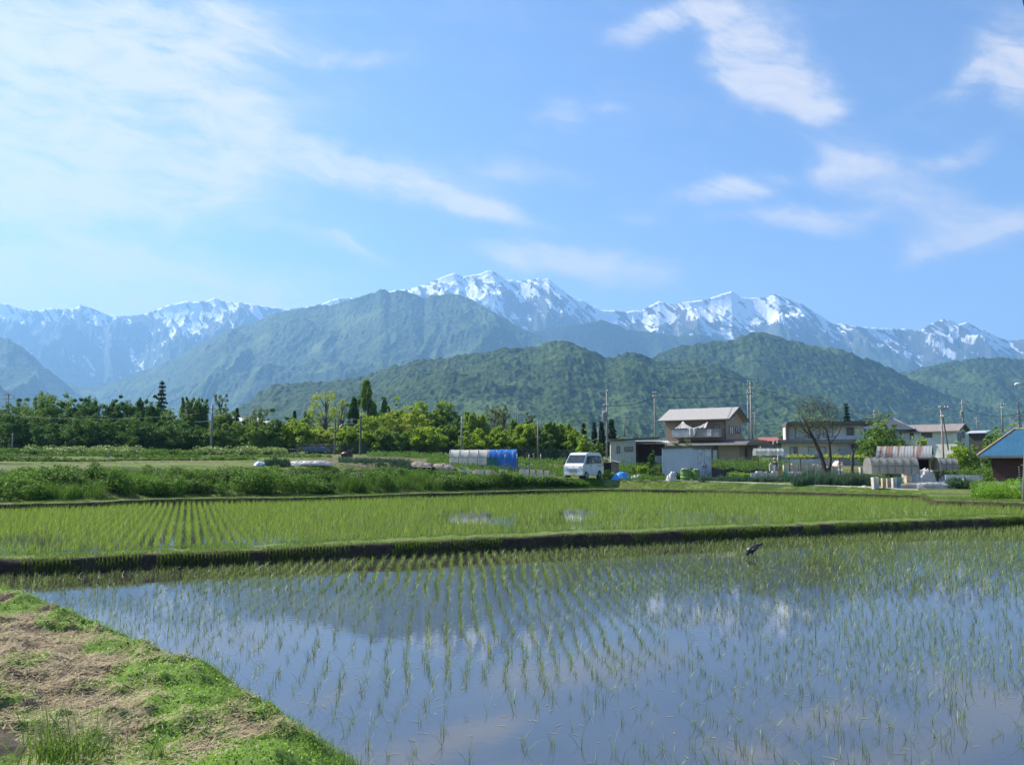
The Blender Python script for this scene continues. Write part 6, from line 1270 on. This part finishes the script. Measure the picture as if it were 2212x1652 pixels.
# ------------------------------------------------------------------ white van
def van():
    Y = 59.6; pc = gp(1261, Y); pc.z += .0; root = thing('van', 'small white van parked on the road beside the weeds', 'van', pc, R(-30))
    WHT = mat('white_paint', (.74, .73, .72), .25, scale=1, var=.03, coat=.4); GL = mat('van_glass', (.035, .045, .05), .05, spec=.9); BLK = mat('black_rubber', (.02, .02, .02), .7)
    prof = [(-1.66, .28), (-1.70, .45), (-1.70, .78), (-1.64, .98), (-1.50, 1.10), (-.95, 1.74), (-.78, 1.83), (-.3, 1.885), (1.3, 1.88), (1.58, 1.80), (1.66, 1.60), (1.70, 1.0), (1.70, .30), (1.66, .26)]
    hw = lambda z: .735 - max(0, z - 1.02) * .11
    n = len(prof); vs = [(-hw(z), y, z) for y, z in prof] + [(hw(z), y, z) for y, z in prof]
    MB().add(vs, [tuple(range(n)), tuple(range(n, 2 * n))[::-1]] + [(i, i + n, (i + 1) % n + n, (i + 1) % n) for i in range(n)]).build('body', WHT, root, bevel=.035)
    def panel(name, q, m, par=root, th=.012, up=None):
        q = [Vector(p_) for p_ in q]; nn = (q[1] - q[0]).cross(q[2] - q[0]).normalized()
        if up and nn.dot(Vector(up)) < 0: nn = -nn
        v = [p_ + nn * .006 for p_ in q] + [p_ + nn * (.006 + th) for p_ in q]; l = len(q)
        return MB().add(v, [tuple(range(l)), tuple(range(l, 2 * l))] + [(i, (i + 1) % l, (i + 1) % l + l, i + l) for i in range(l)]).build(name, m, par)
    a, b = Vector((0, -1.50, 1.10)), Vector((0, -.95, 1.74)); A = a.lerp(b, .06); B = a.lerp(b, .93)
    panel('windshield', [(-.66, A.y, A.z), (.66, A.y, A.z), (.60, B.y, B.z), (-.60, B.y, B.z)], GL, up=(0, -1, 1))
    for sgn in (-1, 1):
        def S(y, z): return (sgn * hw(z), y, z)
        panel('side_window', [S(-1.18, 1.12), S(-.42, 1.10), S(-.42, 1.66), S(-.80, 1.66)], GL, up=(sgn, 0, 0)); panel('side_window', [S(-.34, 1.10), S(.62, 1.10), S(.62, 1.66), S(-.34, 1.66)], GL, up=(sgn, 0, 0)); panel('side_window', [S(.74, 1.12), S(1.50, 1.14), S(1.44, 1.64), S(.74, 1.66)], GL, up=(sgn, 0, 0))
        d = panel('door', [S(-1.22, .42), S(-.40, .42), S(-.40, 1.06), S(-1.22, 1.06)], WHT, th=.006, up=(sgn, 0, 0)); MB().box(sgn * .75 - .01, sgn * .75 + .012, -.56, -.44, .96, 1.0).build('handle', DARKM, d)
        d = panel('door', [S(-.36, .42), S(.66, .42), S(.66, 1.06), S(-.36, 1.06)], WHT, th=.006, up=(sgn, 0, 0)); MB().box(sgn * .75 - .01, sgn * .75 + .012, -.32, -.20, .96, 1.0).build('handle', DARKM, d)
        MB().box(sgn * .742, sgn * .742 + sgn * .012, .70, 1.66, .955, .975).build('side_rail', DARKM, root)
        for y in (-1.12, 1.08):
            w = MB().tube([(sgn * .60, y, .27), (sgn * .748, y, .27)], .27, 20).build('wheel', BLK, root); MB().tube([(sgn * .749, y, .27), (sgn * .757, y, .27)], .17, 14).build('rim', mat('rim_silver', (.45, .45, .45), .35, metal=.7), w)
            MB().tube([(sgn * .738, y, .30), (sgn * .745, y, .30)], .335, 20).build('wheel_arch', BLK, root)
        MB().tube([(sgn * .74, -1.20, 1.10), (sgn * .90, -1.25, 1.16)], [.02, .02], 6).box(min(sgn * .86, sgn * .96), max(sgn * .86, sgn * .96), -1.28, -1.22, 1.06, 1.26).build('mirror', DARKM, root)
        h_ = panel('headlight', [(sgn * .40, -1.71, .74), (sgn * .66, -1.70, .74), (sgn * .68, -1.69, .92), (sgn * .46, -1.69, .92)], mat('headlight_glass', (.55, .58, .6), .12, metal=.4), th=.02, up=(0, -1, 0))
        MB().box(sgn * .62 - .09, sgn * .62 + .09, 1.701, 1.72, .9, 1.3).build('tail_light', mat('red_lens', (.4, .02, .02), .3), root)
    MB().box(-.30, .30, -1.722, -1.706, .74, .765).box(-.30, .30, -1.722, -1.706, .60, .66).box(-.30, .30, -1.722, -1.706, .46, .51).build('grille', mat('grille_grey', (.12, .12, .13), .5), root)
    MB().box(-.72, .72, -1.76, -1.69, .30, .44).build('bumper', WHT, root, bevel=.02); MB().box(-.17, .17, -1.775, -1.765, .32, .42).build('number_plate', mat('plate_yellow', (.6, .55, .2), .5), root)
    MB().tube([(0, -1.705, .87), (0, -1.722, .87)], [.045, .04], 10).build('emblem', mat('rim_silver', (.45, .45, .45), .35), root)
    MB().box(-.60, -.02, -.2, .05, 1.0, 1.5).build('seat', BLK, root) if False else None
van()
[q for q in bpy.data.objects if q.name == 'van'][0].scale = (1.05, 1.05, 1.05)
# blue car by the railway
pc = gp(688, 107.5); root = thing('car', 'partly hidden blue car with a bright glint beside the railway', 'car', pc, R(80)); prof = [(-2, .35), (-2, .7), (-1.1, .88), (-.5, 1.38), (.9, 1.42), (1.6, .95), (2, .85), (2, .35)]
n = len(prof); CARB = mat('blue_paint', (.10, .16, .28), .2, coat=.5)
MB().add([(-.8 + max(0, z - .9) * .25, y, z) for y, z in prof] + [(.8 - max(0, z - .9) * .25, y, z) for y, z in prof], [tuple(range(n)), tuple(range(n, 2 * n))[::-1]] + [(i, i + n, (i + 1) % n + n, (i + 1) % n) for i in range(n)]).build('body', CARB, root, bevel=.06)
for s_ in (-1, 1):
    MB().prism([(-.75, .92), (-.42, 1.32), (.85, 1.34), (1.3, .95)], s_ * .765 - .03, s_ * .765 + .012).build('side_window', mat('van_glass', (.035, .045, .05), .05, spec=.9), root)
    for y in (-1.3, 1.3): w = MB().tube([(s_ * .65, y, .32), (s_ * .83, y, .32)], .32, 16).build('wheel', mat('black_rubber', (.02, .02, .02), .7), root); MB().tube([(s_ * .831, y, .32), (s_ * .84, y, .32)], .19, 12).build('rim', STEEL, w)
# dark red garden machine
pc = gp(750, 78); k = kpx(78); Z = lambda v: hz(v, 78) - pc.z; pc.z = hz(988.5, 78); root = thing('cultivator', 'low dark red field machine with black upright rear part', 'farm machine', pc)
MB().tube([(-12 * k, 0, .22), (-11 * k, 0, .28), (-6 * k, 0, .33), (2 * k, 0, .33), (4 * k, 0, .28)], [.10, .2, .26, .26, .16], 12).build('hood', mat('dark_red_paint', (.20, .03, .02), .4), root, smooth=True)
MB().box(1 * k, 9 * k, -.25, .25, .12, .62).box(5 * k, 8 * k, -.18, .18, .62, .95).build('engine', DARKM, root, bevel=.03); MB().tube([(7 * k, -.25, .6), (14 * k, -.25, .95)], .03, 6).tube([(7 * k, .25, .6), (14 * k, .25, .95)], .03, 6).build('handle', DARKM, root)
for x_ in (-7 * k, 6 * k):
    for y_ in (-.33, .33): MB().tube([(x_, y_ - .06, .2), (x_, y_ + .06, .2)], .21, 14).build('wheel', mat('black_rubber', (.02, .02, .02), .7), root)
# small propped board in the left field
pc = gp(238, 68); root = thing('marker_board', 'tiny white board propped in the brown field at left', 'board', pc, R(20)); MB().add([(-.25, 0, 0), (.05, 0, 0), (.12, .02, .38), (.02, .02, .42)], [(0, 1, 2, 3)]).build('panel', CERAM, root); MB().tube([(0, .05, 0), (-.55, .1, .22)], .02, 4).build('prop', mat('plank_brown', (.30, .17, .09), .8), root)
# ------------------------------------------------------------------ crow
def crow():
    pc = atZ(1626, 1203, 0); pc.z = 0; root = thing('crow', 'black crow standing among the rice in the front paddy', 'bird', pc, R(8))
    BL = mat('crow_feather', (.012, .011, .014), .45, scale=20, spec=.6)
    ax = [(-.125, 0, .085), (-.105, 0, .11), (-.08, 0, .135), (-.045, 0, .155), (0, 0, .175), (.045, 0, .20), (.085, 0, .228), (.115, 0, .248), (.145, 0, .262), (.165, 0, .268)]
    MB().tube(ax, [.012, .045, .062, .072, .070, .060, .046, .036, .026, .012], 16).build('body', BL, root, smooth=True)
    MB().tube([(-.085, 0, .125), (-.11, 0, .085), (-.115, 0, .06), (-.11, 0, .045)], [.045, .036, .03, .010], 12).build('head', BL, root, smooth=True)
    MB().tube([(-.11, 0, .05), (-.10, 0, .012), (-.095, 0, -.005)], [.013, .008, .003], 8).build('beak', mat('beak_black', (.02, .02, .02), .3), root)
    MB().tube([(.13, 0, .25), (.20, 0, .275), (.215, 0, .276)], [.022, .030, .022], 10).build('tail', BL, root, smooth=True)
    for s_ in (-1, 1):
        w = MB().tube([(-.06, s_ * .05, .15), (0, s_ * .066, .165), (.07, s_ * .05, .205), (.15, s_ * .022, .258)], [.02, .034, .028, .006], 10).build('wing', BL, root, smooth=True)
        MB().tube([(.0, s_ * .025, .12), (-.005, s_ * .028, .06), (.003, s_ * .03, -.02)], [.022, .010, .006], 8).build('leg', BL, root)
    return root
cr_ = crow(); cr_.scale = (1.25, 1.35, 1.2)
# ------------------------------------------------------------------ person in the garden
def skinned(name, pts, edges, rad, m, parent, sub=2):
    me = bpy.data.meshes.new(name); me.from_pydata([tuple(p) for p in pts], edges, []); o = bpy.data.objects.new(name, me); COL.objects.link(o); o.parent = parent
    sk = o.modifiers.new('skin', 'SKIN'); sk.use_smooth_shade = True
    for i, v in enumerate(me.skin_vertices[0].data): v.radius = (rad[i], rad[i] * .9) if isinstance(rad[i], float) else rad[i]; v.use_root = (i == 0)
    ss_ = o.modifiers.new('sub', 'SUBSURF'); ss_.levels = sub; ss_.render_levels = sub; me.materials.append(m); return o
def person():
    Y = 64; pc = gp(1677, Y); root = thing('person', 'person in grey shirt and pale cap seen from behind, bending among the white sleeves', 'person', pc, R(10))
    SK = mat('skin', (.45, .28, .20), .6)
    J = [(0, 0, .86), (0, .03, 1.0), (0, .10, 1.16), (0, .17, 1.30), (0, .20, 1.36), (0, .23, 1.46), (0, .24, 1.56),   # pelvis..head
         (-.11, 0, .80), (-.12, -.03, .45), (-.12, .02, .08), (-.12, .12, .03), (.11, 0, .80), (.12, .02, .45), (.12, .05, .08), (.12, .15, .03),
         (-.19, .17, 1.27), (-.27, .30, 1.08), (-.25, .48, 1.22), (-.24, .53, 1.28), (.19, .17, 1.27), (.25, .25, 1.02), (.16, .45, .95), (.14, .50, .94)]
    E = [(0, 1), (1, 2), (2, 3), (3, 4), (4, 5), (5, 6), (0, 7), (7, 8), (8, 9), (9, 10), (0, 11), (11, 12), (12, 13), (13, 14), (3, 15), (15, 16), (16, 17), (17, 18), (3, 19), (19, 20), (20, 21), (21, 22)]
    Rd = [.12, .11, .12, .10, .05, .075, .07, .08, .055, .04, .03, .08, .055, .04, .03, .055, .042, .03, .025, .055, .042, .03, .025]
    pts = list(J); ed = list(E); rd = list(Rd)
    for (hi, base) in ((18, Vector((-.24, .53, 1.28))), (22, Vector((.14, .50, .94)))):
        for q in range(5):
            a = base + Vector(((q - 2) * .012, .04 - abs(q - 2) * .004, .012)); b = a + Vector((0, .03, -.015)); i = len(pts); pts += [tuple(a), tuple(b)]; ed += [(hi, i), (i, i + 1)]; rd += [.009, .007]
    skinned('body', pts, ed, rd, SK, root, 1)
    skinned('shirt', [J[1], J[2], J[3], (0, .19, 1.335), J[15], J[16], J[19], J[20], (0, 0, .9)], [(0, 1), (1, 2), (2, 3), (2, 4), (4, 5), (2, 6), (6, 7), (0, 8)], [.14, .15, .13, .07, .075, .06, .075, .06, .14], mat('dark_grey_cloth', (.10, .105, .125), .85), root, 1)
    skinned('trousers', [J[0], J[7], J[8], J[9], J[11], J[12], J[13]], [(0, 1), (1, 2), (2, 3), (0, 4), (4, 5), (5, 6)], [.145, .10, .075, .06, .10, .075, .06], mat('pale_trousers', (.40, .40, .42), .85), root, 1)
    MB().lathe([(.085, 1.55), (.10, 1.58), (.095, 1.64), (.06, 1.69), (.01, 1.70)], 16, 0, .24).tube([(0, .30, 1.585), (0, .40, 1.57)], [.07, .05], 8).build('cap', mat('beige_cap', (.55, .47, .38), .8), root, smooth=True)
    MB().lathe([(.02, 1.44), (.082, 1.47), (.088, 1.54), (.084, 1.56)], 14, 0, .225).build('hair', mat('grey_hair', (.12, .11, .10), .8), root, smooth=True)
    root.scale = (.92, .92, .92)
person()
